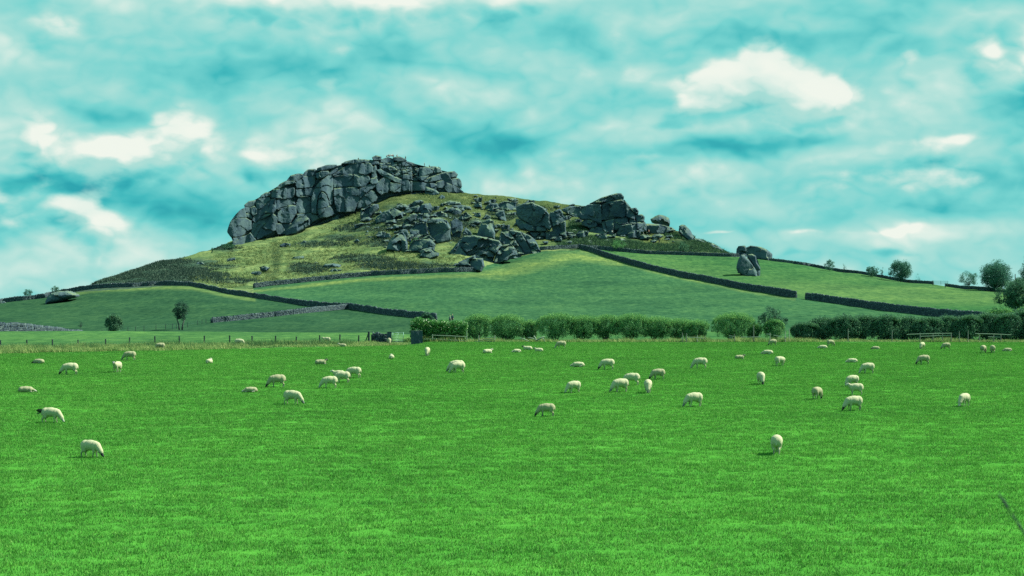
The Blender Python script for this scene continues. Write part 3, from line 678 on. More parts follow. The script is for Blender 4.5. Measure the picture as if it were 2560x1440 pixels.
# ---------------------------------------------------------------- rocks: outline traced on the picture, given its own distance, relief and thickness
def resample(poly, s):
    P = np.array(poly, float); out = []
    for i in range(len(P)):
        a, b_ = P[i], P[(i + 1) % len(P)]; L = np.hypot(*(b_ - a)); n = max(1, int(round(L / s)))
        for k in range(n): out.append(a + (b_ - a) * k / n)
    return np.array(out)
def smooth_poly(P, it=1):
    for _ in range(it): P = 0.25 * np.roll(P, 1, 0) + 0.5 * P + 0.25 * np.roll(P, -1, 0)
    return P
def rock_mesh(poly, depth, thick, bulge=0.9, edge=5.0, seed=0, sp=2.4, facets=5, rough=0.16, tilt=0.35, jit=0.5, tone=None, drop=0.0, topback=0.0, strike=-0.45, bed=1.0):
    """depth: function (x, y) -> distance of the mean face. thick, bulge in metres; edge, sp in photo pixels"""
    r = np.random.RandomState(seed)
    B = resample(poly, sp)
    B += np.c_[vnoise(B[:, 0] / 4, B[:, 1] / 4, seed + .5), vnoise(B[:, 0] / 4, B[:, 1] / 4, seed + 7.5)] * jit
    x0, y0 = B.min(0); x1, y1 = B.max(0)
    if drop:
        k = np.clip((B[:, 1] - (y1 - 0.25 * (y1 - y0))) / (0.25 * (y1 - y0) + 1e-6), 0, 1); B[:, 1] += drop * k
    gx, gy = np.meshgrid(np.arange(x0 + sp / 2, x1, sp), np.arange(y0 + sp / 2, y1 + drop, sp)); I = np.c_[gx.ravel(), gy.ravel()] + r.uniform(-.25, .25, (gx.size, 2)) * sp
    def bdist(Q):
        A = B; C = np.roll(B, -1, 0); AB = C - A; L2 = (AB ** 2).sum(1) + 1e-9; best = np.full(len(Q), 1e9)
        for i in range(len(A)):
            t = np.clip(((Q - A[i]) @ AB[i]) / L2[i], 0, 1); p = A[i] + t[:, None] * AB[i]; best = np.minimum(best, ((Q - p) ** 2).sum(1))
        return np.sqrt(best)
    I = I[inpoly(I[:, 0], I[:, 1], [tuple(p) for p in B])]
    if len(I): I = I[bdist(I) > sp * .45]
    allp = np.r_[B, I] if len(I) else B
    nb = len(B)
    res = delaunay_2d_cdt([Vector(p) for p in allp], [(i, (i + 1) % nb) for i in range(nb)], [], 1, 1e-4, True)
    P2 = np.array([tuple(v) for v in res[0]]); T_ = [list(f) for f in res[2]]
    orig = res[3]; bi = {}
    for vi, ol in enumerate(orig):
        for o_ in ol:
            if o_ < nb: bi[o_] = vi
    dist = bdist(P2)
    e = min(edge, max(dist.max(), 1e-3)); prof = np.sqrt(np.clip(1 - (1 - np.clip(dist / e, 0, 1)) ** 2, 0, 1))
    K = facets; ctr = np.c_[r.uniform(x0, x1, K), r.uniform(y0, y1, K)]
    ca, sa = math.cos(strike), math.sin(strike); Mx = np.array([[ca, -sa * bed], [sa, ca * bed]])
    wq = P2 + np.c_[vnoise(P2[:, 0] / 9, P2[:, 1] / 9, seed + 1.3), vnoise(P2[:, 0] / 9, P2[:, 1] / 9, seed + 4.1)] * 5
    dd = (((wq[:, None, :] - ctr[None]) @ Mx) ** 2).sum(2); near = dd.argmin(1)
    s_m = 0.145
    gxk = r.uniform(-tilt, tilt, K); gyk = r.uniform(-tilt * .5, tilt, K); hk = r.uniform(-.30, .30, K) * bulge
    fac = hk[near] + (gxk[near] * (P2[:, 0] - ctr[near, 0]) + gyk[near] * (P2[:, 1] - ctr[near, 1])) * s_m
    fac = np.clip(fac, -1.2 * bulge, 1.2 * bulge)
    nz = rough * fbm(P2[:, 0] / 6, P2[:, 1] / 6, seed * 1.7, 4) * 2 - rough * 1.6 * np.clip(1 - np.abs(fbm(P2[:, 0] / 16, P2[:, 1] / 11, seed * 2.3, 3)) * 9, 0, 1)
    dep = depth(P2[:, 0], P2[:, 1]) - bulge * prof - (fac + nz) * np.clip(dist / (e * .5), 0, 1)
    if topback: dep = dep + topback * np.clip((y0 + (y1 - y0) * .45 - P2[:, 1]) / ((y1 - y0) * .45), 0, 1) ** 1.5
    Fv = np.c_[(P2[:, 0] - CX) * dep / F, dep, CZ + (HZ - P2[:, 1]) * dep / F]
    ring = [bi[i] for i in range(nb) if i in bi]; ring = [v for i, v in enumerate(ring) if v != ring[i - 1]]
    R0 = Fv[ring]; c0 = R0.mean(0); n = len(ring)
    V_ = [Fv]; faces = [tuple(t) for t in T_]
    # orientation: front faces must look towards the camera (-Y)
    a, b_, c_ = Fv[T_[0][0]], Fv[T_[0][1]], Fv[T_[0][2]]
    if np.cross(b_ - a, c_ - a)[1] > 0: faces = [f[::-1] for f in faces]
    last = ring; base = len(Fv)
    for q, (f_, s) in enumerate(((.35, 1.0), (.75, .95), (1.0, .78))):
        Rq = R0.copy(); Rq[:, 0] = c0[0] + (R0[:, 0] - c0[0]) * s; Rq[:, 2] = c0[2] + (R0[:, 2] - c0[2]) * (s if q else 1.0)
        Rq[:, 1] = R0[:, 1] * (1 - f_) + f_ * (c0[1] + thick) if q else R0[:, 1] + f_ * thick
        Rq += r.normal(0, .05, Rq.shape); V_.append(Rq); cur = list(range(base, base + n)); base += n
        for i in range(n):
            j = (i + 1) % n; faces.append((last[i], last[j], cur[j], cur[i]))
        last = cur
    V_.append(np.array([[c0[0], c0[1] + thick * 1.08, c0[2]]]))
    for i in range(n): faces.append((last[i], last[(i + 1) % n], base))
    V_ = np.concatenate(V_)
    tn = np.full(len(V_), r.uniform(.2, .8) if tone is None else tone)
    org = np.array([c0[0], c0[1] + thick / 2, V_[:, 2].min()])
    me = mesh('rock', V_ - org, faces, M_ROCK, True, {'tone': tn})
    import bmesh
    bm = bmesh.new(); bm.from_mesh(me); bmesh.ops.recalc_face_normals(bm, faces=bm.faces); bm.to_mesh(me); bm.free()
    me.set_sharp_from_angle(angle=rad(30))
    return me, org
def zoomed(ox, oy, s, L): return [(ox + x / s, oy + y / s) for x, y in L]
z1 = lambda L: zoomed(540, 360, 4, L)
z2 = lambda L: zoomed(900, 440, 4, L)
z3 = lambda L: zoomed(1380, 440, 4, L)
z5 = lambda L: zoomed(0, 560, 4, L)
z6 = lambda L: zoomed(880, 370, 8.533, L)

CRAG_BASE = [(560, 616), (640, 602), (700, 588), (770, 573), (860, 540), (930, 512), (1000, 484), (1060, 479), (1160, 481)]
def crag_depth(x, y):
    x = np.asarray(x, float); y = np.asarray(y, float)
    d = 558 + (x - 570) * 0.070; yb = np.interp(x, [p[0] for p in CRAG_BASE], [p[1] for p in CRAG_BASE]); h_ = np.clip(yb - y, -10, 400) * d / F
    flut = 2.0 * np.clip(vnoise(x / 30 + (y - 500) / 260, y / 160, 3.3), -1, 1) + 0.6 * vnoise(x / 11, y / 60, 8.3)
    back = np.where(x > 1030, 3.0, 0)
    return d + h_ * 0.28 + flut + back
CRAG_OUT = [(165, 1005), (150, 935), (122, 905), (126, 850), (156, 775), (215, 705), (262, 655), (300, 605), (345, 582), (405, 568), (455, 520), (520, 490), (560, 505), (590, 455), (640, 430), (660, 400), (710, 378), (750, 330), (805, 312), (875, 302), (910, 268), (990, 260), (1065, 230), (1210, 215), (1285, 190), (1395, 170), (1480, 162), (1570, 150), (1650, 140), (1700, 142), (1800, 140), (1875, 160), (1935, 190), (1990, 210), (2020, 250), (2100, 245), (2170, 240), (2235, 255), (2262, 290), (2370, 285), (2400, 310), (2435, 365), (2445, 430), (2470, 484), (2300, 484), (2200, 480), (1940, 480), (1800, 490), (1700, 520), (1600, 570), (1500, 620), (1350, 690), (1180, 725), (1050, 745), (930, 800), (900, 860), (800, 905), (600, 905), (420, 975), (330, 1005), (200, 1020)]
CRAG = [
 [(115, 880), (125, 840), (150, 775), (205, 745), (290, 738), (350, 770), (350, 850), (300, 880), (270, 915), (200, 930), (150, 925)],
 [(165, 1010), (175, 940), (270, 925), (340, 890), (370, 930), (400, 960), (330, 1000), (210, 1020)],
 [(150, 770), (205, 700), (250, 655), (285, 640), (300, 730), (205, 745)],
 [(290, 630), (340, 632), (350, 665), (345, 700), (300, 690)], [(300, 695), (345, 702), (365, 750), (300, 728)],
 [(350, 640), (380, 620), (410, 650), (405, 700), (370, 720), (355, 690)],
 [(285, 610), (330, 575), (390, 565), (400, 590), (380, 620), (335, 632), (290, 625)],
 [(400, 580), (430, 545), (500, 525), (530, 535), (540, 560), (480, 620), (440, 650), (410, 650)],
 [(380, 720), (410, 655), (480, 620), (545, 560), (590, 550), (570, 600), (600, 650), (570, 690), (480, 690), (430, 750), (400, 780), (370, 760)],
 [(355, 870), (370, 790), (430, 752), (480, 695), (520, 700), (510, 780), (440, 850), (400, 930), (375, 930)],
 [(525, 700), (560, 692), (620, 740), (600, 800), (600, 860), (520, 900), (420, 960), (405, 930), (445, 855), (515, 785)],
 [(455, 515), (500, 485), (530, 490), (535, 515), (500, 525), (440, 540)],
 [(555, 520), (580, 455), (630, 445), (700, 440), (715, 480), (700, 552), (640, 545), (560, 535)], [(705, 440), (780, 438), (785, 490), (770, 520), (745, 555), (705, 552), (718, 480)],
 [(580, 570), (640, 550), (730, 555), (780, 580), (790, 600), (700, 625), (640, 640), (590, 665), (570, 620)],
 [(615, 730), (620, 690), (660, 645), (740, 615), (800, 620), (800, 690), (770, 740), (740, 790), (660, 790), (625, 770)],
 [(600, 860), (605, 800), (650, 795), (740, 795), (800, 800), (760, 830), (700, 900), (620, 905)],
 [(615, 430), (640, 400), (700, 372), (780, 365), (795, 385), (760, 400), (690, 410), (650, 435)],
 [(705, 372), (750, 315), (810, 302), (865, 300), (870, 330), (840, 345), (800, 375), (780, 364)],
 [(800, 365), (850, 345), (880, 325), (980, 315), (990, 350), (985, 400), (960, 430), (880, 440), (810, 445), (800, 410)],
 [(875, 320), (885, 285), (920, 258), (990, 252), (995, 290), (985, 315), (900, 325)],
 [(800, 460), (880, 445), (955, 440), (975, 460), (960, 500), (945, 520), (880, 515), (820, 530), (800, 510)],
 [(820, 545), (870, 525), (940, 530), (945, 600), (945, 680), (900, 690), (830, 690), (805, 650), (805, 600)],
 [(810, 700), (900, 695), (950, 690), (1015, 720), (1030, 745), (930, 800), (920, 755), (880, 725), (815, 740)],
 [(955, 540), (975, 480), (1010, 410), (1060, 360), (1110, 320), (1150, 300), (1165, 340), (1160, 430), (1165, 500), (1165, 600), (1130, 610), (1120, 540), (1090, 490), (1060, 475), (1025, 520), (1012, 600), (1010, 700), (955, 690), (950, 620)],
 [(1015, 650), (1030, 520), (1060, 480), (1095, 500), (1122, 560), (1130, 620), (1080, 640)], [(1018, 655), (1080, 645), (1135, 622), (1160, 650), (1190, 700), (1120, 730), (1040, 735)],
 [(1000, 290), (1060, 275), (1120, 272), (1130, 300), (1080, 330), (1020, 350), (1000, 330)],
 [(1000, 275), (1020, 240), (1110, 215), (1200, 208), (1215, 225), (1150, 250), (1060, 265)],
 [(1125, 290), (1180, 240), (1255, 220), (1265, 245), (1220, 270), (1170, 300), (1150, 310)],
 [(1165, 310), (1250, 255), (1340, 205), (1440, 190), (1440, 240), (1420, 300), (1300, 305), (1240, 295), (1175, 325)],
 [(1165, 345), (1240, 310), (1340, 305), (1375, 310), (1370, 425), (1330, 425), (1240, 430), (1180, 435), (1165, 390)],
 [(1380, 308), (1430, 304), (1520, 320), (1545, 360), (1500, 420), (1430, 430), (1376, 428)],
 [(1440, 240), (1450, 200), (1540, 195), (1565, 230), (1560, 280), (1500, 305), (1440, 300), (1425, 290)],
 [(1180, 450), (1260, 440), (1290, 440), (1285, 560), (1290, 680), (1210, 680), (1190, 600), (1175, 520)],
 [(1294, 440), (1400, 432), (1440, 470), (1430, 560), (1400, 620), (1380, 670), (1294, 682), (1290, 560)],
 [(1440, 440), (1500, 425), (1550, 400), (1600, 400), (1595, 430), (1540, 460), (1490, 500), (1440, 550), (1430, 500)],
 [(1430, 575), (1490, 507), (1545, 465), (1590, 480), (1610, 540), (1590, 570), (1530, 610), (1440, 640), (1410, 650)],
 [(1250, 200), (1300, 175), (1390, 160), (1480, 155), (1540, 165), (1480, 185), (1340, 200)],
 [(1480, 170), (1540, 160), (1620, 175), (1625, 205), (1560, 205), (1500, 195)],
 [(1565, 135), (1600, 118), (1645, 125), (1640, 155), (1580, 165)],
 [(1560, 240), (1600, 210), (1605, 300), (1612, 335), (1590, 340), (1560, 335), (1560, 290)],
 [(1555, 345), (1600, 340), (1625, 385), (1600, 400), (1560, 400), (1540, 375)],
 [(1610, 260), (1650, 250), (1680, 270), (1740, 310), (1790, 330), (1850, 350), (1850, 395), (1800, 385), (1740, 350), (1680, 320), (1640, 300)],
 [(1620, 380), (1680, 335), (1740, 362), (1742, 420), (1720, 480), (1650, 505), (1610, 470), (1600, 420)],
 [(1650, 160), (1720, 135), (1770, 150), (1770, 182), (1700, 188), (1650, 185)],
 [(1772, 135), (1830, 130), (1890, 145), (1900, 165), (1830, 175), (1780, 162)],
 [(1745, 385), (1800, 395), (1850, 400), (1840, 440), (1850, 475), (1780, 480), (1740, 470)],
 [(1860, 350), (1920, 360), (1940, 400), (1935, 460), (1870, 470), (1850, 430)],
 [(1870, 300), (1950, 310), (1960, 350), (1930, 355), (1870, 345)],
 [(1950, 350), (1990, 330), (2030, 340), (2040, 355), (1980, 368)],
 [(1945, 375), (2050, 385), (2130, 392), (2150, 450), (2080, 462), (1945, 468)], [(2135, 392), (2210, 402), (2200, 452), (2155, 450)],
 [(2020, 255), (2035, 238), (2060, 240), (2060, 280), (2030, 295)],
 [(2062, 240), (2110, 230), (2180, 250), (2160, 290), (2080, 320), (2030, 320), (2040, 292)],
 [(2110, 235), (2160, 225), (2200, 230), (2240, 245), (2260, 280), (2190, 290), (2170, 260)],
 [(1990, 325), (2080, 322), (2130, 310), (2100, 345), (2060, 372), (2045, 350)],
 [(2070, 370), (2100, 345), (2180, 320), (2260, 290), (2380, 272), (2410, 300), (2400, 330), (2300, 350), (2200, 370), (2120, 385)],
 [(2200, 380), (2310, 355), (2400, 340), (2430, 350), (2380, 370), (2310, 400), (2290, 440), (2215, 445)],
 [(2330, 385), (2400, 352), (2440, 357), (2455, 400), (2450, 440), (2380, 412)],
 [(2290, 425), (2310, 392), (2370, 415), (2440, 450), (2480, 486), (2320, 480), (2290, 455)],
]
VOR = [(1640, 192), (1760, 187), (1900, 172), (1950, 182), (2000, 205), (2025, 250), (2015, 320), (1960, 305), (1868, 340), (1800, 320), (1700, 270), (1640, 245)]
def clip_half(poly, p, nrm):
    out = []
    for i in range(len(poly)):
        a, b_ = np.array(poly[i]), np.array(poly[(i + 1) % len(poly)]); da = (a - p) @ nrm; db = (b_ - p) @ nrm
        if da <= 0: out.append(tuple(a))
        if da * db < 0: out.append(tuple(a + (b_ - a) * da / (da - db)))
    return out
def voronoi(poly, n, seed, asp=1.6, gap=3.0):
    r = np.random.RandomState(seed); P = np.array(poly); S_ = []
    for _ in range(4000):
        q = np.array([r.uniform(P[:, 0].min(), P[:, 0].max()), r.uniform(P[:, 1].min(), P[:, 1].max())])
        if inpoly(np.array([q[0]]), np.array([q[1]]), poly)[0] and all((((q - s) * [1, asp]) ** 2).sum() > (38) ** 2 for s in S_): S_.append(q)
        if len(S_) >= n: break
    cells = []
    for i, s in enumerate(S_):
        c = list(poly)
        for j, t in enumerate(S_):
            if i != j and c:
                v_ = (t - s) * np.array([1, asp ** 2]); v_ = v_ / np.hypot(*v_); c = clip_half(c, (s + t) / 2 - v_ * gap, v_)
        if len(c) > 2: cells.append(c)
    return cells
def grow_poly(p, k):
    c = np.mean(np.array(p), 0); out = []
    for q in p:
        v_ = np.array(q) - c; L = np.hypot(*v_) + 1e-6; out.append(tuple(np.array(q) + v_ / L * k))
    return out
def outcrop(name, label, polys, depth, thick=5.0, core=None, group=None, cat='crag', sp=2.2, bulge=.8, edge=4.0, seed=0, **kw):
    root = None; res = []
    if core is not None:
        res.append(rock_mesh(grow_poly(core, -4), lambda x, y: depth(x, y) + 2.0, 16 if name == 'crag' else 8, .5, 4, seed + 900, 4.0, 14, .3, .10, tone=.15))
    for i, p in enumerate(polys):
        go = kw.get('off', .35); off = random.uniform(-go, go)
        res.append(rock_mesh(grow_poly(p, kw.get('grow', .8)), (lambda x, y, o=off: depth(x, y) + o), thick * random.uniform(.8, 1.2), bulge * random.uniform(.7, 1.3), edge, seed + i, sp, kw.get('facets', 4), kw.get('rough', .15), kw.get('tilt', .4), jit=kw.get('jit', .8), drop=kw.get('drop', 0), bed=kw.get('bed', 1.0)))
    org = res[0][1]
    root = put(name, None, loc=tuple(org), label=label, cat=cat, group=group)
    for me, o_ in res: put('rock', me, parent=root, loc=tuple(o_ - org))
    return root
outcrop('crag', 'huge dark blue grey gritstone cliff of cracked blocks crowning the hill', [z1(p) for p in CRAG] + [z1(p) for p in voronoi(VOR, 30, 4)], crag_depth, 5.0, z1(CRAG_OUT), seed=100, edge=1.7, bulge=.50, rough=.08, tilt=.26, sp=1.8, grow=1.3, off=.6, facets=3)
def base_depth(poly, off=0.0):
    P = np.array(poly); yb = P[:, 1].max(); xb = P[P[:, 1] > yb - 0.2 * (yb - P[:, 1].min()), 0].mean()
    return float(depth_at(xb, yb - 0.5)) + off
def lean_fn(poly, lean, off=0.0):
    P = np.array(poly); yb = P[:, 1].max(); d0 = base_depth(poly, off)
    return lambda x, y: d0 + np.clip(yb - np.asarray(y, float), -20, 400) * d0 / F * lean + 0 * np.asarray(x, float)
PIL = [
 [(380, 275), (440, 255), (500, 215), (640, 175), (690, 172), (715, 205), (715, 235), (600, 245), (480, 270)],
 [(260, 410), (290, 330), (360, 290), (470, 275), (490, 290), (495, 400), (490, 480), (440, 460), (380, 430), (300, 435)],
 [(500, 285), (600, 250), (700, 237), (733, 272), (733, 400), (700, 415), (620, 400), (500, 440)],
 [(498, 460), (618, 430), (618, 590), (570, 600), (510, 540)],
 [(625, 430), (690, 417), (750, 420), (770, 470), (660, 490), (625, 560)],
 [(722, 240), (780, 310), (765, 335), (742, 385), (737, 285)],
 [(752, 330), (790, 335), (830, 400), (825, 440), (742, 405)],
 [(780, 325), (840, 320), (865, 350), (862, 380), (822, 370)],
 [(830, 395), (900, 385), (925, 410), (920, 455), (850, 460)],
 [(850, 465), (930, 460), (942, 500), (940, 550), (870, 565), (850, 520)],
 [(650, 590), (680, 500), (770, 480), (850, 482), (862, 560), (880, 685), (820, 685), (730, 655), (670, 622)],
 [(300, 460), (340, 435), (400, 445), (450, 480), (440, 510), (370, 520), (310, 490)],
 [(770, 415), (830, 442), (850, 478), (780, 478)],
 [(370, 560), (390, 515), (480, 515), (560, 540), (575, 605), (540, 635), (450, 605)]]
PCORE = [(300, 440), (295, 345), (365, 300), (480, 262), (690, 200), (740, 290), (790, 330), (850, 360), (900, 410), (930, 470), (930, 545), (850, 600), (700, 610), (540, 600), (400, 540)]
pcf = lean_fn(z3([(500, 250), (760, 620), (560, 620)]), .22, 6)
outcrop('rock_pillar', 'square topped gritstone buttress of stacked blocks standing right of the grassy ridge', [z3(p) for p in PIL], lambda x, y: pcf(x, y) - 2.2 * np.exp(-((np.asarray(x) - 1575) / 28.) ** 2) * (np.asarray(y) > 557), 5.5, z3(PCORE), seed=300, bulge=.75, edge=2.2, tilt=.7, facets=4, sp=1.8)
BIG = [
 [(1565, 300), (1640, 275), (1720, 265), (1840, 320), (1890, 380), (1895, 450), (1920, 510), (1900, 545), (1820, 500), (1700, 480), (1590, 420), (1565, 380)],
 [(1560, 430), (1600, 432), (1690, 488), (1810, 510), (1900, 552), (1820, 557), (1700, 552), (1600, 532), (1562, 480)],
 [(1892, 400), (1905, 360), (2000, 370), (2045, 410), (2055, 470), (2055, 560), (1980, 600), (1930, 562), (1922, 480)],
 [(1940, 350), (2000, 330), (2030, 370), (2020, 392), (1950, 366)],
 [(1690, 560), (1860, 560), (1870, 600), (1820, 655), (1760, 645)],
 [(1850, 560), (1960, 590), (2050, 545), (2068, 610), (1970, 650), (1855, 640)]]
bgf = lean_fn(z2([(1565, 300), (1800, 640)]), .12, 2)
outcrop('overhanging_outcrop', 'massive overhanging boulder pile with a jagged pale edge on the slope right of centre', [z2(p) for p in BIG], bgf, 6.0, None, seed=330, bulge=.9, edge=3, tilt=1.0, facets=6, sp=1.8, bed=1.6)
JUM = [
 [(890, 770), (950, 720), (985, 655), (1030, 640), (1010, 720), (1080, 800), (980, 835)],
 [(985, 655), (1050, 600), (1150, 595), (1280, 620), (1290, 700), (1180, 720), (1090, 780), (1020, 720)],
 [(1285, 622), (1390, 648), (1420, 700), (1360, 760), (1290, 735)],
 [(1090, 790), (1185, 725), (1285, 712), (1290, 745), (1355, 768), (1320, 860), (1240, 845), (1150, 815)],
 [(1425, 700), (1440, 690), (1510, 680), (1560, 740), (1570, 790), (1500, 805), (1470, 835), (1400, 845), (1335, 855), (1365, 768)]]
jmf = lean_fn(z2([(1240, 600), (1240, 850)]), .5, 0)
outcrop('boulder_jumble', 'broad heap of lit jagged boulders low in the boulder field at the grass edge', [z2(p) for p in JUM], jmf, 4.0, None, seed=350, bulge=1.1, edge=4, facets=7, tilt=1.1, rough=.12, sp=1.8, drop=5, bed=2.0)
SLB = [
 [(1395, 650), (1400, 595), (1420, 540), (1480, 542), (1560, 650), (1640, 770), (1580, 745), (1520, 690), (1440, 685)],
 [(1485, 542), (1560, 546), (1610, 560), (1690, 700), (1730, 782), (1645, 772), (1565, 648)],
 [(1615, 560), (1700, 600), (1750, 640), (1780, 700), (1825, 780), (1735, 782), (1695, 700)]]
slf = lean_fn(z2([(1600, 560), (1700, 780)]), .45, 0)
outcrop('tilted_slabs', 'three leaning dark striated rock slabs side by side above the turf edge', [z2(p) for p in SLB], slf, 4.0, None, seed=360, bulge=.8, edge=3, facets=7, tilt=.9, sp=1.8, drop=5, bed=2.2)

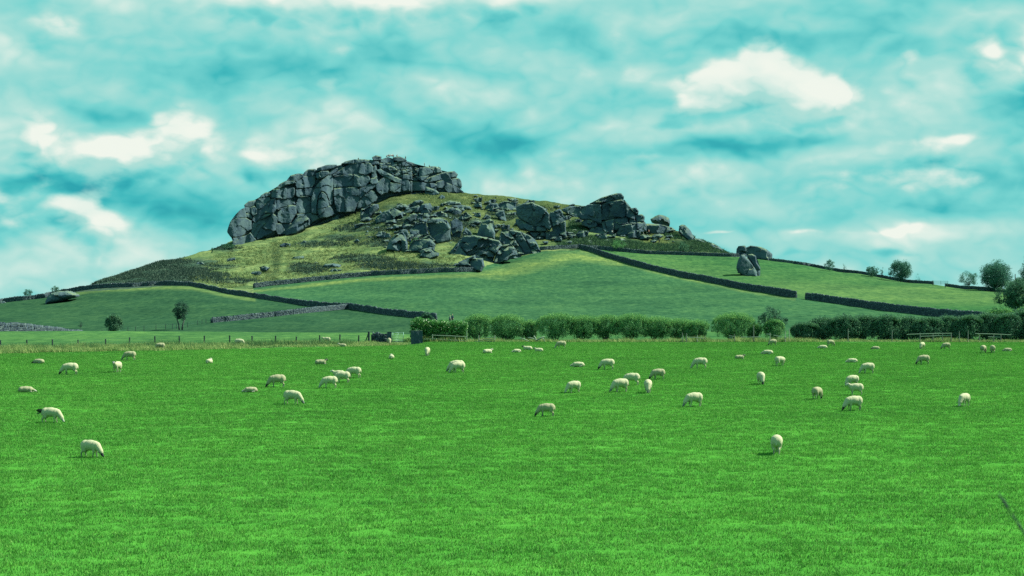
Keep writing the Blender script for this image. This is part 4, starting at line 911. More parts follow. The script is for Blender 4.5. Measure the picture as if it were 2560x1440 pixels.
def boulder(poly, label, thick=None, off=0.0, lean=.25, cat='boulder', group='boulders on the hillside', seed=None, **kw):
    P = np.array(poly); d0 = base_depth(poly, off); wm = (P[:, 0].max() - P[:, 0].min()) * d0 / F
    th = thick or max(.8, wm * .55); small = wm < 3
    a = dict(bulge=max(.25, min(1.3, wm * .17)), edge=max(1.6, min(7, (P[:, 0].max() - P[:, 0].min()) * .13)), seed=seed or int(P[0, 0]), sp=1.4 if small else 1.9, facets=4, rough=.09, tilt=.95, jit=.5, drop=2.5, bed=1.9)
    a.update(kw)
    me, org = rock_mesh(poly, lean_fn(poly, lean, off), th, **a)
    me.name = 'boulder'
    return put('boulder', me, loc=tuple(org), label=label, cat=cat, group=group)
BL = [
 (z1([(690, 915), (700, 860), (760, 800), (800, 740), (840, 718), (900, 720), (930, 750), (930, 810), (880, 850), (800, 900)]), 'large rounded boulder leaning against the foot of the crag below its middle', {}),
 (z1([(1440, 720), (1450, 650), (1500, 640), (1560, 600), (1620, 600), (1630, 640), (1600, 680), (1540, 740), (1460, 750)]), 'block with a bush on top just under the crag, left of the flat rocks', {}),
 (z1([(1420, 610), (1440, 570), (1500, 530), (1545, 515), (1560, 560), (1540, 600), (1480, 625)]), 'wedge shaped rock resting on the foot of the crag where the tall face ends', {}),
 (z1([(1110, 775), (1150, 740), (1215, 712), (1240, 750), (1160, 780)]), 'low flat stone in the shade of the crag foot beside the large rounded boulder', {}),
 (z1([(1600, 735), (1680, 670), (1780, 640), (1860, 680), (1865, 730), (1780, 765), (1700, 785), (1600, 790)]), 'long smooth dark boulder lying left of the stepped rock pile', {}),
 (z1([(1790, 640), (1800, 615), (1880, 610), (1895, 635), (1830, 658)]), 'small flat rock perched above the long smooth dark boulder', {}),
 (z1([(1900, 617), (1980, 577), (2050, 570), (2040, 595), (1950, 632)]), 'thin slab pointing uphill at the top of the stepped rock pile', {}),
 (z1([(1875, 692), (1900, 640), (1960, 635), (2030, 610), (2025, 645), (1950, 685)]), 'slanting slab under the thin uphill slab in the stepped rock pile', {}),
 (z1([(2020, 665), (2060, 600), (2140, 590), (2175, 650), (2140, 690), (2060, 702)]), 'square tilted block at the top right of the stepped rock pile', {}),
 (z1([(1870, 800), (1900, 740), (1970, 690), (2010, 700), (2000, 760), (1930, 805), (1880, 845), (1855, 835)]), 'dark slanting block beneath the stepped rock pile', {}),
 (z1([(2010, 720), (2030, 690), (2070, 700), (2060, 770), (2015, 775)]), 'narrow upright stone wedged in the middle of the stepped rock pile', {}),
 (z1([(2070, 730), (2080, 695), (2140, 690), (2150, 720), (2110, 750)]), 'small bright stone right of the narrow upright stone', {}),
 (z1([(2150, 725), (2180, 690), (2250, 670), (2310, 700), (2320, 730), (2240, 735)]), 'split rock above the biggest rounded block of the left boulder pile', {}),
 (z1([(2320, 670), (2340, 645), (2400, 640), (2455, 670), (2440, 710), (2380, 705)]), 'low humped rock alone on the dry grass right of the square tilted block', {}),
 (z1([(1930, 865), (1990, 800), (2060, 780), (2100, 790), (2110, 880), (2130, 905), (2060, 915), (2000, 950), (1960, 935)]), 'angular block with a lit right side between the dark corner rock and the biggest block', {}),
 (z1([(2110, 785), (2160, 740), (2240, 735), (2310, 765), (2350, 840), (2340, 900), (2350, 955), (2270, 985), (2200, 995), (2140, 905), (2120, 850)]), 'biggest rounded block of the left boulder pile with pale cracks', {}),
 (z1([(2345, 775), (2400, 740), (2460, 780), (2470, 850), (2440, 920), (2380, 945), (2355, 880)]), 'tall dark block leaning on the right of the biggest rounded block', {}),
 (z1([(2475, 860), (2500, 830), (2545, 880), (2530, 910), (2490, 905)]), 'small dark stone at the right foot of the tall dark block', {}),
 (z1([(1700, 1055), (1740, 960), (1800, 900), (1870, 875), (1900, 935), (1915, 1000), (1912, 1075), (1800, 1072)]), 'dark triangular corner rock at the lower left of the boulder field', {}),
 (z1([(1870, 880), (1910, 860), (1950, 930), (1952, 985), (1915, 970), (1892, 940)]), 'pale edged slab leaning on the dark triangular corner rock', {}),
 (z1([(1925, 1070), (1935, 1010), (1975, 960), (2060, 950), (2150, 955), (2195, 1000), (2180, 1065), (2100, 1062), (2060, 1092), (2000, 1072)]), 'rounded mossy boulder with a bush in front of it', {}),
 (z1([(2030, 1122), (2080, 1067), (2150, 1052), (2180, 1082), (2230, 1087), (2225, 1122), (2140, 1147)]), 'low broken rock below the rounded mossy boulder', {}),
 (z2([(1165, 595), (1200, 500), (1230, 450), (1300, 425), (1335, 450), (1330, 510), (1355, 570), (1352, 625), (1280, 615), (1200, 605)]), 'pale upright stone standing alone above the broad heap of jagged boulders', {'tone': .95}),
 (z2([(980, 862), (1060, 832), (1100, 812), (1150, 787), (1160, 822), (1230, 822), (1245, 900), (1210, 955), (1130, 935), (1100, 905), (1010, 902)]), 'boulder built into the right end of the grey wall under the yellow slope', {}),
 (z2([(915, 905), (960, 870), (1010, 890), (1012, 915)]), 'small rounded stone left of the boulder at the wall end', {}),
 (z2([(1245, 325), (1290, 275), (1370, 270), (1395, 320), (1370, 352), (1290, 357)]), 'dark block under the ridge left of the long ledge', {}),
 (z2([(1395, 272), (1450, 255), (1560, 260), (1562, 338), (1480, 355), (1410, 350), (1392, 310)]), 'long layered ledge between the dark block and the overhanging pile', {}),
 (z2([(1345, 372), (1400, 345), (1440, 340), (1452, 400), (1470, 455), (1410, 442), (1370, 412)]), 'rock with a sharp pale edge below the long layered ledge', {}),
 (z2([(1460, 372), (1557, 360), (1557, 412), (1470, 415)]), 'dark recessed block under the long layered ledge', {'off': 2}),
 (z2([(1225, 425), (1260, 380), (1310, 402), (1300, 425), (1250, 445)]), 'small dark rock above the pale upright stone', {}),
 (z2([(885, 350), (920, 325), (980, 320), (1020, 352), (1008, 385), (970, 392), (910, 377)]), 'flat topped rock in the grass between the left boulder pile and the ridge', {}),
 (z2([(770, 222), (815, 187), (848, 205), (842, 228)]), 'small grey pyramid stone on the yellow grass below the pale pointed rock', {}),
 (z2([(650, 175), (655, 105), (700, 120), (760, 140), (795, 170), (770, 185), (720, 190)]), 'pale pointed rock at the foot of the right end of the crag', {'tone': 1.0}),
 (z2([(825, 265), (900, 245), (1000, 260), (1010, 282), (900, 292)]), 'upper thin ledge of dark rock in the grassy ridge', {}),
 (z2([(895, 302), (1010, 287), (1100, 302), (1120, 332), (990, 332), (940, 314)]), 'lower thin ledge of dark rock in the grassy ridge', {}),
 (z2([(1030, 600), (1030, 555), (1055, 545), (1085, 580), (1070, 602)]), 'small dark lump right of the left boulder pile', {}),
 (z2([(2015, 330), (2100, 300), (2205, 305), (2212, 340), (2180, 415), (2100, 392), (2030, 352)]), 'pale sloping rock between the ridge and the square topped buttress', {'tone': .8}),
 (z2([(1480, 795), (1590, 762), (1640, 772), (1590, 825), (1500, 825)]), 'low rubble stone between the jagged heap and the leaning slabs', {}),
 (z3([(985, 430), (1030, 405), (1070, 385), (1120, 395), (1170, 420), (1182, 460), (1172, 515), (1110, 492), (1050, 482), (1000, 462)]), 'rounded boulder balanced on the skyline right of the square topped buttress', {'drop': 0, 'thick': 4, 'off': 0, 'tone': .6}),
 (z3([(930, 540), (935, 478), (1000, 476), (1060, 480), (1120, 492), (1200, 515), (1240, 545), (1100, 585), (980, 580)]), 'dark ledge directly under the balanced boulder', {'off': .6, 'thick': 4, 'tone': .2}),  # low rock tone paints in the shade beneath the boulder
 (z3([(1270, 560), (1275, 500), (1300, 485), (1330, 490), (1380, 540), (1420, 610), (1425, 640), (1370, 645), (1310, 605)]), 'leaning finger of rock on the skyline right of the balanced boulder', {'tone': .6}),
 (z3([(1418, 618), (1480, 630), (1545, 668), (1470, 675), (1418, 655)]), 'low dark rock behind the leaning finger of rock', {}),
 (z3([(1562, 700), (1600, 672), (1660, 700), (1730, 755), (1650, 750), (1580, 722)]), 'hump of rock sliding off the skyline to the wall', {}),
 (z3([(1850, 792), (1850, 730), (1870, 700), (1930, 695), (1945, 720), (1950, 795)]), 'squat square boulder at the end of the mossy wall', {'thick': 3}),
 (z3([(1950, 790), (1950, 712), (1990, 695), (2090, 710), (2150, 735), (2205, 780), (2200, 842), (2100, 838)]), 'long wedge shaped boulder on the skyline of the bright upper field', {'thick': 4, 'tone': .75, 'facets': 3, 'tilt': .5, 'rough': .06}),
 (z3([(1853, 905), (1870, 830), (1890, 790), (1920, 788), (1960, 830), (2000, 880), (2050, 960), (2053, 1002), (1930, 994), (1870, 965), (1853, 925)]), 'big lit standing boulder in the bright upper field', {'tone': .8, 'thick': 3.5, 'facets': 2, 'tilt': .35, 'rough': .05}),
 (z3([(1955, 800), (1965, 785), (2000, 780), (2040, 800), (2052, 870), (2082, 912), (2082, 1003), (2057, 1003), (2012, 890)]), 'narrow dark boulder pressed against the right of the big lit standing boulder', {'off': 1.0, 'thick': 3, 'facets': 2, 'tilt': .3, 'rough': .05}),
 (z5([(450, 797), (455, 770), (475, 730), (510, 690), (590, 672), (680, 670), (765, 705), (760, 725), (690, 742), (570, 775)]), 'large flat topped pale boulder in the left hill field below the wall', {'tone': 1.0, 'thick': 5, 'bulge': 1.6, 'edge': 14, 'facets': 2, 'tilt': .2}),
 (z5([(0, 795), (5, 778), (35, 774), (58, 790)]), 'small pale stone at the left edge of the hill field', {'tone': 1.0}),
 (z1([(630, 1015), (680, 988), (740, 995), (742, 1022), (650, 1024)]), 'low dark stone beside the path above the bracken', {}),
 (z1([(835, 1003), (880, 962), (925, 990), (905, 1006)]), 'small pointed stone right of the low dark path stone', {}),
 (z1([(762, 1145), (770, 1130), (870, 1118), (882, 1146), (780, 1150)]), 'pale flat stone right of the path on the yellow grass', {'tone': .95}),
 (z1([(1065, 1222), (1090, 1200), (1180, 1195), (1250, 1208), (1242, 1232), (1120, 1237)]), 'pale cracked slab right of the round bracken patch', {'tone': .95}),
 (z1([(1140, 1275), (1150, 1250), (1200, 1245), (1222, 1272), (1160, 1282)]), 'little pale stone just below the pale cracked slab', {'tone': .9}),
 (z1([(2365, 1228), (2380, 1200), (2430, 1190), (2452, 1222), (2390, 1238)]), 'grey rounded stone just above the wall beside the wall end boulder', {}),
 (z1([(100, 1170), (120, 1145), (180, 1135), (195, 1160), (140, 1172)]), 'small dark stone on the yellow slope at the far left', {}),
 (z1([(1500, 880), (1512, 860), (1525, 885), (1518, 895)]), 'tiny pale upright stone in the middle of the yellow slope', {'tone': 1}),
 (z5([(1945, 415), (1975, 380), (2020, 378), (2040, 400), (1980, 420)]), 'dark stone on the yellow slope above the heather at the left', {}),
 (z5([(2270, 370), (2300, 345), (2345, 335), (2350, 355), (2300, 375)]), 'grey stone on the yellow slope below the left end of the crag', {}),
]
for k, (p, lab, kw) in enumerate(BL): boulder(p, lab, seed=500 + k, **kw)
def small_rocks():
    """loose stones strewn over the ridge: nothing in the photograph tells these apart"""
    protos = []
    for s in range(6):
        r = np.random.RandomState(s + 40); a = np.sort(r.uniform(0, 6.28, 9)); q = [(1280 + 5 * math.cos(t) * r.uniform(.7, 1.2), 770 - 2.6 * math.sin(t) * r.uniform(.6, 1.2)) for t in a]
        me, org = rock_mesh(q, lambda x, y: 580 + 0 * x, .9, .45, 2.5, 70 + s, 1.2, 4, .1, .7, .2)
        me.name = 'loose_stone'; protos.append(me)
    reg = [((900, 520, 1200, 600), 46), ((1180, 500, 1440, 600), 44), ((880, 560, 1000, 620), 12), ((1460, 590, 1600, 612), 8), ((1600, 575, 1700, 610), 16), ((1100, 490, 1300, 520), 16), ((640, 640, 900, 690), 6), ((960, 590, 1120, 640), 12), ((1120, 600, 1330, 625), 12), ((1000, 540, 1160, 590), 12), ((1280, 560, 1420, 612), 10)]
    r = np.random.RandomState(77)
    for (x0, y0, x1, y1), n in reg:
        xs = r.uniform(x0, x1, n); ys = r.uniform(y0, y1, n); P = ground_pts(xs, ys)
        for p in P:
            put('loose_stone', random.choice(protos), loc=(p[0], p[1], p[2] - .1), rz=r.uniform(-.6, .6), sc=r.uniform(.5, 1.6) * r.choice((1, 1, 1.7)),
                label='small grey loose stone strewn in the dry grass of the boulder slope', cat='stone', group='loose stones on the boulder slope')
def mid_rocks():
    protos = []
    for s in range(9):
        r = np.random.RandomState(s + 140); n = r.randint(5, 8); an = np.sort(r.uniform(0, 6.28, n)); ro = r.uniform(-.6, .1)
        q = [(12 * math.cos(t) * r.uniform(.7, 1.15), 6.5 * math.sin(t) * r.uniform(.7, 1.2)) for t in an]
        q = [(1280 + x * math.cos(ro) - y * math.sin(ro), 765 + x * math.sin(ro) + y * math.cos(ro)) for x, y in q]
        me, org = rock_mesh(q, lambda x, y: 580 + 0 * x, 2.2, .5, 2.2, 170 + s, 1.6, 6, .12, 1.3, .6, bed=1.8); me.name = 'angular_block'; protos.append(me)
    r = np.random.RandomState(5)
    for (x0, y0, x1, y1, n) in ((960, 512, 1130, 560, 9), (900, 560, 1000, 600, 4), (1060, 560, 1120, 640, 3), (1160, 540, 1250, 600, 4), (1180, 505, 1330, 535, 8), (1330, 515, 1460, 560, 7), (1330, 590, 1440, 612, 4), (1450, 585, 1600, 606, 4), (1240, 560, 1300, 590, 3)):
        xs = r.uniform(x0, x1, n); ys = r.uniform(y0, y1, n)
        for p in ground_pts(xs, ys):
            put('angular_block', random.choice(protos), loc=(p[0], p[1], p[2] - .35), rz=r.uniform(-.5, .5), sc=r.uniform(.7, 1.6),
                label='angular grey block half sunk in the turf between the larger boulders', cat='boulder', group='angular blocks between the boulders')
small_rocks()
mid_rocks()

# ---------------------------------------------------------------- rough vegetation on the hill
def region_pts(n, polys, seed, fuzz=(0, 0)):
    r = np.random.RandomState(seed); out = []
    A = [abs(sum(p[i][0] * p[(i + 1) % len(p)][1] - p[(i + 1) % len(p)][0] * p[i][1] for i in range(len(p)))) / 2 for p in polys]; tot = sum(A)
    for p, a in zip(polys, A):
        m_ = int(n * a / tot) + 1; P = np.array(p); xs = r.uniform(P[:, 0].min(), P[:, 0].max(), m_ * 3); ys = r.uniform(P[:, 1].min(), P[:, 1].max(), m_ * 3)
        k = inpoly(xs, ys, p); out.append(np.c_[xs[k], ys[k]][:m_])
    Q = np.concatenate(out); Q = Q + r.normal(0, 1, Q.shape) * fuzz; return ground_pts(Q[:, 0], Q[:, 1])
def ell(cx, cy, rx, ry): return [(cx + rx * math.cos(t) * (1 + .15 * math.sin(3 * t + cx)), cy + ry * math.sin(t) * (1 + .2 * math.sin(2 * t + cy))) for t in np.linspace(0, 6.28, 14)[:-1]]
P = region_pts(5200, [[(225, 704), (437, 643), (462, 655), (500, 676), (470, 704), (400, 704), (300, 708)], [(455, 652), (520, 660), (560, 690), (500, 700), (470, 680)]], 21, (14, 3))
tufts('heather', P, RNG.uniform(.35, .75, len(P)), .30, .25, M_HEATH, 7, (0, 0), 'dark heather and bracken covering the left shoulder of the hill', 'heather', seed=22)
P = region_pts(9000, [ell(520, 690, 55, 5), ell(585, 703, 62, 5), ell(768, 672, 50, 12), ell(905, 647, 75, 9), ell(965, 664, 75, 7), ell(1040, 668, 110, 6), ell(800, 612, 60, 6), ell(850, 598, 40, 7), ell(905, 572, 70, 10), ell(955, 598, 35, 9), ell(575, 622, 25, 6), ell(560, 668, 35, 3), ell(1010, 555, 70, 14), ell(1100, 540, 60, 8), ell(1180, 560, 60, 12), ell(1260, 540, 40, 10), ell(1110, 598, 60, 12), ell(960, 612, 60, 8), ell(1330, 522, 50, 4), ell(1230, 610, 50, 10)], 23, (8, 2))
tufts('bracken', P, RNG.uniform(.3, .8, len(P)), .28, .25, M_HEATH, 7, (0, 0), 'dark bracken patches scattered over the yellow slope below the crag', 'bracken', seed=24)
P = region_pts(6000, [[(1390, 612), (1480, 592), (1600, 612), (1700, 612), (1790, 612), (1835, 630), (1840, 636), (1700, 632), (1560, 624), (1450, 612), (1400, 618)], ell(1440, 575, 22, 24), ell(1700, 592, 36, 10), ell(1750, 612, 45, 12), ell(1540, 612, 70, 8)], 25)
tufts('scrub', P, RNG.uniform(.4, 1.1, len(P)), .30, .25, M_SCRUB, 7, (0, 0), 'low green scrub along the mossy wall below the square topped buttress', 'scrub', seed=26)
P = region_pts(15000, [[(470, 700), (520, 650), (590, 615), (700, 592), (780, 578), (860, 545), (940, 512), (1010, 488), (1150, 483), (1300, 500), (1440, 515), (1400, 560), (1330, 600), (1200, 640), (1150, 668), (900, 688), (640, 712), (560, 722)], [(1600, 575), (1700, 585), (1690, 612), (1620, 612)]], 27)
tufts('slope_grass', P, RNG.uniform(.25, .62, len(P)), .20, .3, M_SLOPE, 5, (-.5, -.2), 'bleached yellow grass tussocks covering the slope below the crag', seed=28)

# ---------------------------------------------------------------- trees and hedges
def leaves(cl, per, size, seed, stretch=(1, 1, 1), up=0.0):
    per = int(per * 1.25)
    """cl: (n,4) clump centres and radii -> leaf quads"""
    r = np.random.RandomState(seed); cl = np.asarray(cl, float); n = len(cl) * per
    c = np.repeat(cl, per, 0); v_ = r.normal(0, 1, (n, 3)); v_ /= np.linalg.norm(v_, axis=1)[:, None]
    rr = c[:, 3] * r.uniform(.35, 1.05, n) ** .6; P = c[:, :3] + v_ * rr[:, None] * np.array(stretch)
    a = r.normal(0, 1, (n, 3)); a[:, 2] += up * 2; a /= np.linalg.norm(a, axis=1)[:, None]; b_ = np.cross(a, r.normal(0, 1, (n, 3))); b_ /= np.linalg.norm(b_, axis=1)[:, None] + 1e-9
    s = size * r.uniform(.6, 1.4, n)[:, None]
    V_ = np.stack([P - a * s * .9, P + b_ * s * .45, P + a * s * .9, P - b_ * s * .45], 1).reshape(-1, 3)
    tn = np.clip(np.repeat(r.uniform(0, .8, len(cl)), per) * .5 + r.uniform(0, .62, n), 0, 1)
    return V_, np.arange(4 * n).reshape(-1, 4), np.repeat(tn, 4)
def tree(name, px, base_y, top_y, wpx, d, label, mat, cat='tree', group=None, trunk=.25, leaf=.09, n=70, per=42, lean=0.0, spiky=0.0, tr=.10, sc_r=.30, low=0.0, stems=1, seed=1, flat_=1.0, box=False):
    r = np.random.RandomState(seed); s = d / F; H = (base_y - top_y) * s; Wd = wpx * s / 2; X = (px - CX) * s; Z = CZ + (HZ - base_y) * s
    Z = float(Hm(X, d)) if abs(float(Hm(X, d)) - Z) < 1.0 else Z
    H = CZ + (HZ - top_y) * s - Z
    root = put(name, None, loc=(X, d, Z), label=label, cat=cat, group=group)
    th = H * trunk; cz = th + (H - th) / 2; rz = (H - th) / 2
    cl = []
    while len(cl) < n:
        v_ = r.uniform(-1, 1, 3); q = np.linalg.norm(v_)
        if box:
            if abs(v_[0]) > .97: continue
            z = cz + v_[2] * rz; cl.append((v_[0] * Wd, v_[1] * Wd * flat_, z, min(rz, .8) * sc_r)); continue
        if q > 1 or q < .35: continue
        bump_ = 1 + .18 * math.sin(5 * math.atan2(v_[1], v_[0]) + seed) * (1 - abs(v_[2]))
        z = cz + v_[2] * rz; k = (z - th) / (H - th + 1e-6)
        wz = 1.0 if k > .25 else .72 + 1.1 * k
        cl.append((v_[0] * Wd * bump_ * .86 * wz + lean * H * k ** 1.3, v_[1] * Wd * flat_ * .86 * wz, z, sc_r * min(Wd, rz) * r.uniform(.6, 1.3)))
    V_, F_, tn = leaves(cl, per, leaf, seed, (1, 1, 1 + spiky * .6), spiky)
    if spiky:                                             # young shoots standing out of the top, bent by the wind
        m_ = int(n * 4); a = r.uniform(-1, 1, m_); k = np.sqrt(np.clip(1 - a ** 2, 0, 1)); sh = []
        cs = []
        for i in range(m_):
            z0 = cz + rz * k[i] * .8; x0 = a[i] * Wd * .9 + lean * H * .7; y0 = r.uniform(-.7, .7) * Wd * flat_ * k[i]; L = r.uniform(.25, .75) * spiky
            for j in range(5): cs.append((x0 + lean * .6 * j / 5 + .05 * r.normal() + .25 * L * j / 5, y0 + .05 * r.normal(), z0 + L * j / 5, .05))
        V2, F2, t2 = leaves(cs, 2, leaf * .8, seed + 5, (1, 1, 1), spiky)
        F_ = np.r_[F_, F2 + len(V_)]; V_ = np.r_[V_, V2]; tn = np.r_[tn, np.clip(t2 + .25, 0, 1)]
    put('crown', mesh('crown', V_, F_, mat, False, {'tone': tn}), parent=root, kind='stuff' if False else None)
    parts = []; tops = []
    for sidx in range(stems):
        a = 6.28 * sidx / stems + r.uniform(0, 1); ox, oy = (math.cos(a) * tr * 1.5, math.sin(a) * tr * 1.5) if stems > 1 else (0, 0)
        e = (ox * 3 + lean * H * .25, oy * 3, th * 1.0 + .2); pts = [(ox, oy, -.2), (ox * 1.6 + r.normal(0, .04), oy * 1.6, th * .5), e]
        parts.append(tube(pts, [tr * 1.15, tr * .85, tr * .6], 7)); tops.append(e)
    put('trunk', mesh('trunk', *joinvf(parts), M_BARK, True), parent=root)
    lp = []
    for i in range(12):
        c = cl[r.randint(len(cl))]; e = tops[i % len(tops)]; m_ = tuple((e[k] + c[k]) / 2 + r.normal(0, .08) for k in range(3))
        lp.append(tube([e, m_, c[:3]], [tr * .5, tr * .3, tr * .1], 5))
    put('limbs', mesh('limbs', *joinvf(lp), M_BARK, True), parent=root)
    return root
# clipped hedge at the gate
def hedge_box():
    d = 166.5; s = d / F; root_x = (1100 - CX) * s; Z = float(Hm(root_x, d))
    root = put('clipped_hedge', None, loc=(root_x, d, Z), label='clipped glossy leaved hedge with a raised rounded left end behind the wooden rails', cat='hedge')
    r = np.random.RandomState(3); cl = []
    for i in range(900):
        px = r.uniform(1027, 1168); top = np.interp(px, [1024, 1032, 1045, 1060, 1075, 1090, 1165, 1172], [806, 796, 791, 792, 797, 799, 802, 806]); bot = np.interp(px, [1024, 1035, 1168], [838, 850, 852])
        z = CZ + (HZ - r.uniform(top + 3, bot)) * s - Z; y = r.uniform(-.75, .75); cl.append(((px - CX) * s - root_x, y, z, .17))
    V_, F_, tn = leaves(cl, 26, .075, 4)
    put('foliage', mesh('foliage', V_, F_, M_HEDGE, False, {'tone': tn}), parent=root)
    st = [tube([((px - CX) * s - root_x, 0, -.2), ((px - CX) * s - root_x + .1, .1, .9)], [.05, .03], 5) for px in range(1034, 1168, 9)]
    put('stems', mesh('stems', *joinvf(st), M_BARK, True), parent=root)
hedge_box()
HB = [  # px, width, top, mat, seed : hawthorn bushes of the field hedge
 (1190, 74, 789, M_HAW, 'first hawthorn bush right of the clipped hedge'), (1262, 84, 786, M_HAW, 'bushy hawthorn above the broken white rails'),
 (1322, 48, 798, M_HAW, 'thin small hawthorn over the fallen timber'), (1388, 96, 785, M_HAW, 'broad dark hawthorn right of the fallen timber'),
 (1455, 84, 787, M_HAW, 'hawthorn just right of the broad dark one'), (1512, 70, 791, M_HAW, 'hawthorn in the middle of the long hawthorn row'),
 (1574, 88, 785, M_HAW, 'tallest hawthorn of the long hawthorn row'), (1636, 80, 789, M_HAW, 'hawthorn right of the tallest one in the row'),
 (1694, 66, 800, M_HAW, 'low brownish hawthorn behind the short rail at the row end'), (1738, 56, 800, M_HAW, 'last low hawthorn before the round one'),
 (1828, 98, 786, M_HAW, 'round hawthorn standing by itself with a gap on its left'), (1884, 34, 812, M_HAW, 'small thorn bush beside the tall dark tree')]
for k, (px, wp, top, mt, lab) in enumerate(HB):
    tree('hawthorn_bush', px, 851, top + 3 + 7 * ((k * 37) % 5) / 4, wp * 1.2, 168.5 + (k % 3) * .6, lab, mt, 'bush', 'hawthorns of the field hedge', trunk=.13 if px > 1300 else .05, leaf=.062, n=int(wp * 2.0), per=52, lean=.08, spiky=1.0, tr=.09, sc_r=.26, stems=3, seed=60 + k, flat_=.75)
tree('dark_tree', 1932, 850, 769, 88, 170, 'tall dark clumpy tree rising above the hedge left of the long dark hedge', M_DARK, 'tree', trunk=.2, leaf=.085, n=44, per=95, tr=.12, sc_r=.24, stems=2, seed=81)
tree('hawthorn_bush', 1935, 850, 800, 56, 168.3, 'bright green hawthorn in front of the tall dark tree', M_HAW, 'bush', 'hawthorns of the field hedge', trunk=.1, leaf=.075, n=80, per=46, tr=.08, spiky=.5, seed=82)
x = 2010; k = 0
DL = ['low dark hedge bush next to the reeds', 'dark hedge bush above the first sheep pair on the right', 'dark hedge bush left of the first long rail', 'dark hedge bush above the left end of the first long rail', 'tallest dark bush of the hedge by the first long rail',
      'dark hedge bush above the middle of the first long rail', 'dark hedge bush right of the first long rail', 'dark hedge bush between the two long rails', 'dark hedge bush above the left end of the last rail', 'dark hedge bush above the middle of the last rail', 'dark hedge bush above the right end of the last rail', 'dark hedge bush at the corner by the right edge', 'last dark hedge bush cut by the right edge']
while x < 2620:
    wp = random.choice((62, 54, 70)); top = np.interp(x, [2010, 2060, 2140, 2300, 2450, 2560], [812, 800, 794, 796, 792, 780]) + random.uniform(-4, 4)
    tree('dark_hedge_bush', x, 852, top - 2, wp * 1.5, 169 + (k % 2) * .8, DL[min(k, len(DL) - 1)], M_DARK, 'bush', 'bushes of the dark hedge', trunk=.0, leaf=.08, n=150, per=50, lean=.08, spiky=.6, tr=.07, sc_r=.28, stems=3, seed=90 + k, flat_=.7)
    x += wp * .82; k += 1
HR = ['tall scrub behind the last rail', 'tall scrub behind the hedge corner']
tree('scrub_bush', 2500, 848, 770, 100, 176, 'higher dark scrub behind the last rail', M_HAW, 'bush', None, .05, .09, 100, 50, seed=141, spiky=.4)
tree('scrub_bush', 2575, 848, 762, 90, 176, 'higher green scrub under the big overhanging tree', M_HAW, 'bush', None, .05, .09, 100, 50, seed=142, spiky=.4)
tree('scrub_bush', 1065, 852, 784, 44, 215, 'soft dark bush peeping over the clipped hedge', M_BARE, 'bush', None, .05, .1, 60, 50, seed=143, spiky=.4)
# hill trees
tree('wind_bent_tree', 452, 816, 753, 44, 288, 'bare looking wind bent thorn tree alone in the left hill field', M_BARE, 'tree', trunk=.33, leaf=.085, n=110, per=42, tr=.15, sc_r=.22, stems=2, seed=150, lean=.0)
tree('dense_bush', 285, 827, 786, 46, 262, 'dense dark round bush at the brow of the pale field', M_DARK, 'bush', trunk=.04, leaf=.10, n=90, per=60, tr=.1, sc_r=.28, seed=151, spiky=.35, low=1)
tree('sapling', 203, 828, 803, 22, 250, 'thin bare sapling at the end of the rough pale wall', M_BARE, 'bush', trunk=.3, leaf=.05, n=14, per=14, tr=.04, sc_r=.3, seed=152)
tree('skyline_bush', 69, 752, 722, 26, 447, 'small hazy round bush on the skyline left of the flat boulder', M_TREE, 'bush', trunk=.08, leaf=.12, n=36, per=30, tr=.09, seed=153)
tree('skyline_bush', 136, 737, 715, 24, 448, 'ragged bush growing on the wall above the flat boulder', M_DARK, 'bush', trunk=.1, leaf=.12, n=30, per=30, tr=.08, seed=154)
tree('ledge_bush', 572, 622, 610, 48, 545, 'dark bush under the left tip of the crag', M_DARK, 'bush', trunk=.05, leaf=.16, n=46, per=30, tr=.08, seed=155)
tree('ledge_bush', 531, 632, 621, 12, 540, 'tiny bush on the skyline left of the crag', M_DARK, 'bush', trunk=.1, leaf=.12, n=12, per=24, tr=.06, seed=156)
tree('rock_bush', 1045, 625, 596, 40, depth_at(1045., 626.) - 2, 'green bush growing in front of the rounded mossy boulder', M_HAW, 'bush', trunk=.05, leaf=.12, n=50, per=36, tr=.08, seed=157)
tree('rock_bush', 1546, 625, 600, 40, 512, 'green scrub bush by the wall below the buttress', M_HAW, 'bush', trunk=.05, leaf=.14, n=46, per=30, tr=.08, seed=158)
tree('rock_bush', 1708, 628, 606, 34, 512, 'darker scrub bush by the wall below the leaning finger', M_DARK, 'bush', trunk=.05, leaf=.14, n=40, per=30, tr=.08, seed=159)
tree('skyline_tree', 2074, 672, 651, 34, 476, 'small thin tree peeping over the right skyline wall', M_TREE, 'tree', trunk=.1, leaf=.12, n=40, per=34, tr=.07, seed=160)
tree('skyline_shrub', 2110, 680, 658, 12, 470, 'spindly shrub on the skyline wall right of the small thin tree', M_TREE, 'bush', trunk=.1, leaf=.09, n=10, per=14, tr=.05, seed=161)
tree('skyline_tree', 2178, 692, 667, 40, 456, 'low dark bush over the skyline wall left of the round tree', M_TREE, 'tree', trunk=.1, leaf=.12, n=60, per=50, tr=.08, seed=162)
tree('skyline_shrub', 2204, 694, 666, 12, 452, 'slender shrub between the low dark bush and the round tree', M_TREE, 'bush', trunk=.1, leaf=.1, n=12, per=20, tr=.05, seed=163)
tree('round_tree', 2251, 702, 653, 64, 448, 'round bright tree in leaf behind the right skyline wall', M_TREE, 'tree', trunk=.12, leaf=.13, n=150, per=70, tr=.15, seed=164)
tree('skyline_shrub', 2296, 706, 685, 16, 436, 'wispy shrub right of the round tree', M_TREE, 'bush', trunk=.1, leaf=.09, n=10, per=14, tr=.05, seed=165)
tree('airy_tree', 2422, 722, 680, 60, 400, 'airy pale tree left of the big round tree', M_TREE, 'tree', trunk=.2, leaf=.10, n=80, per=40, tr=.1, seed=166)
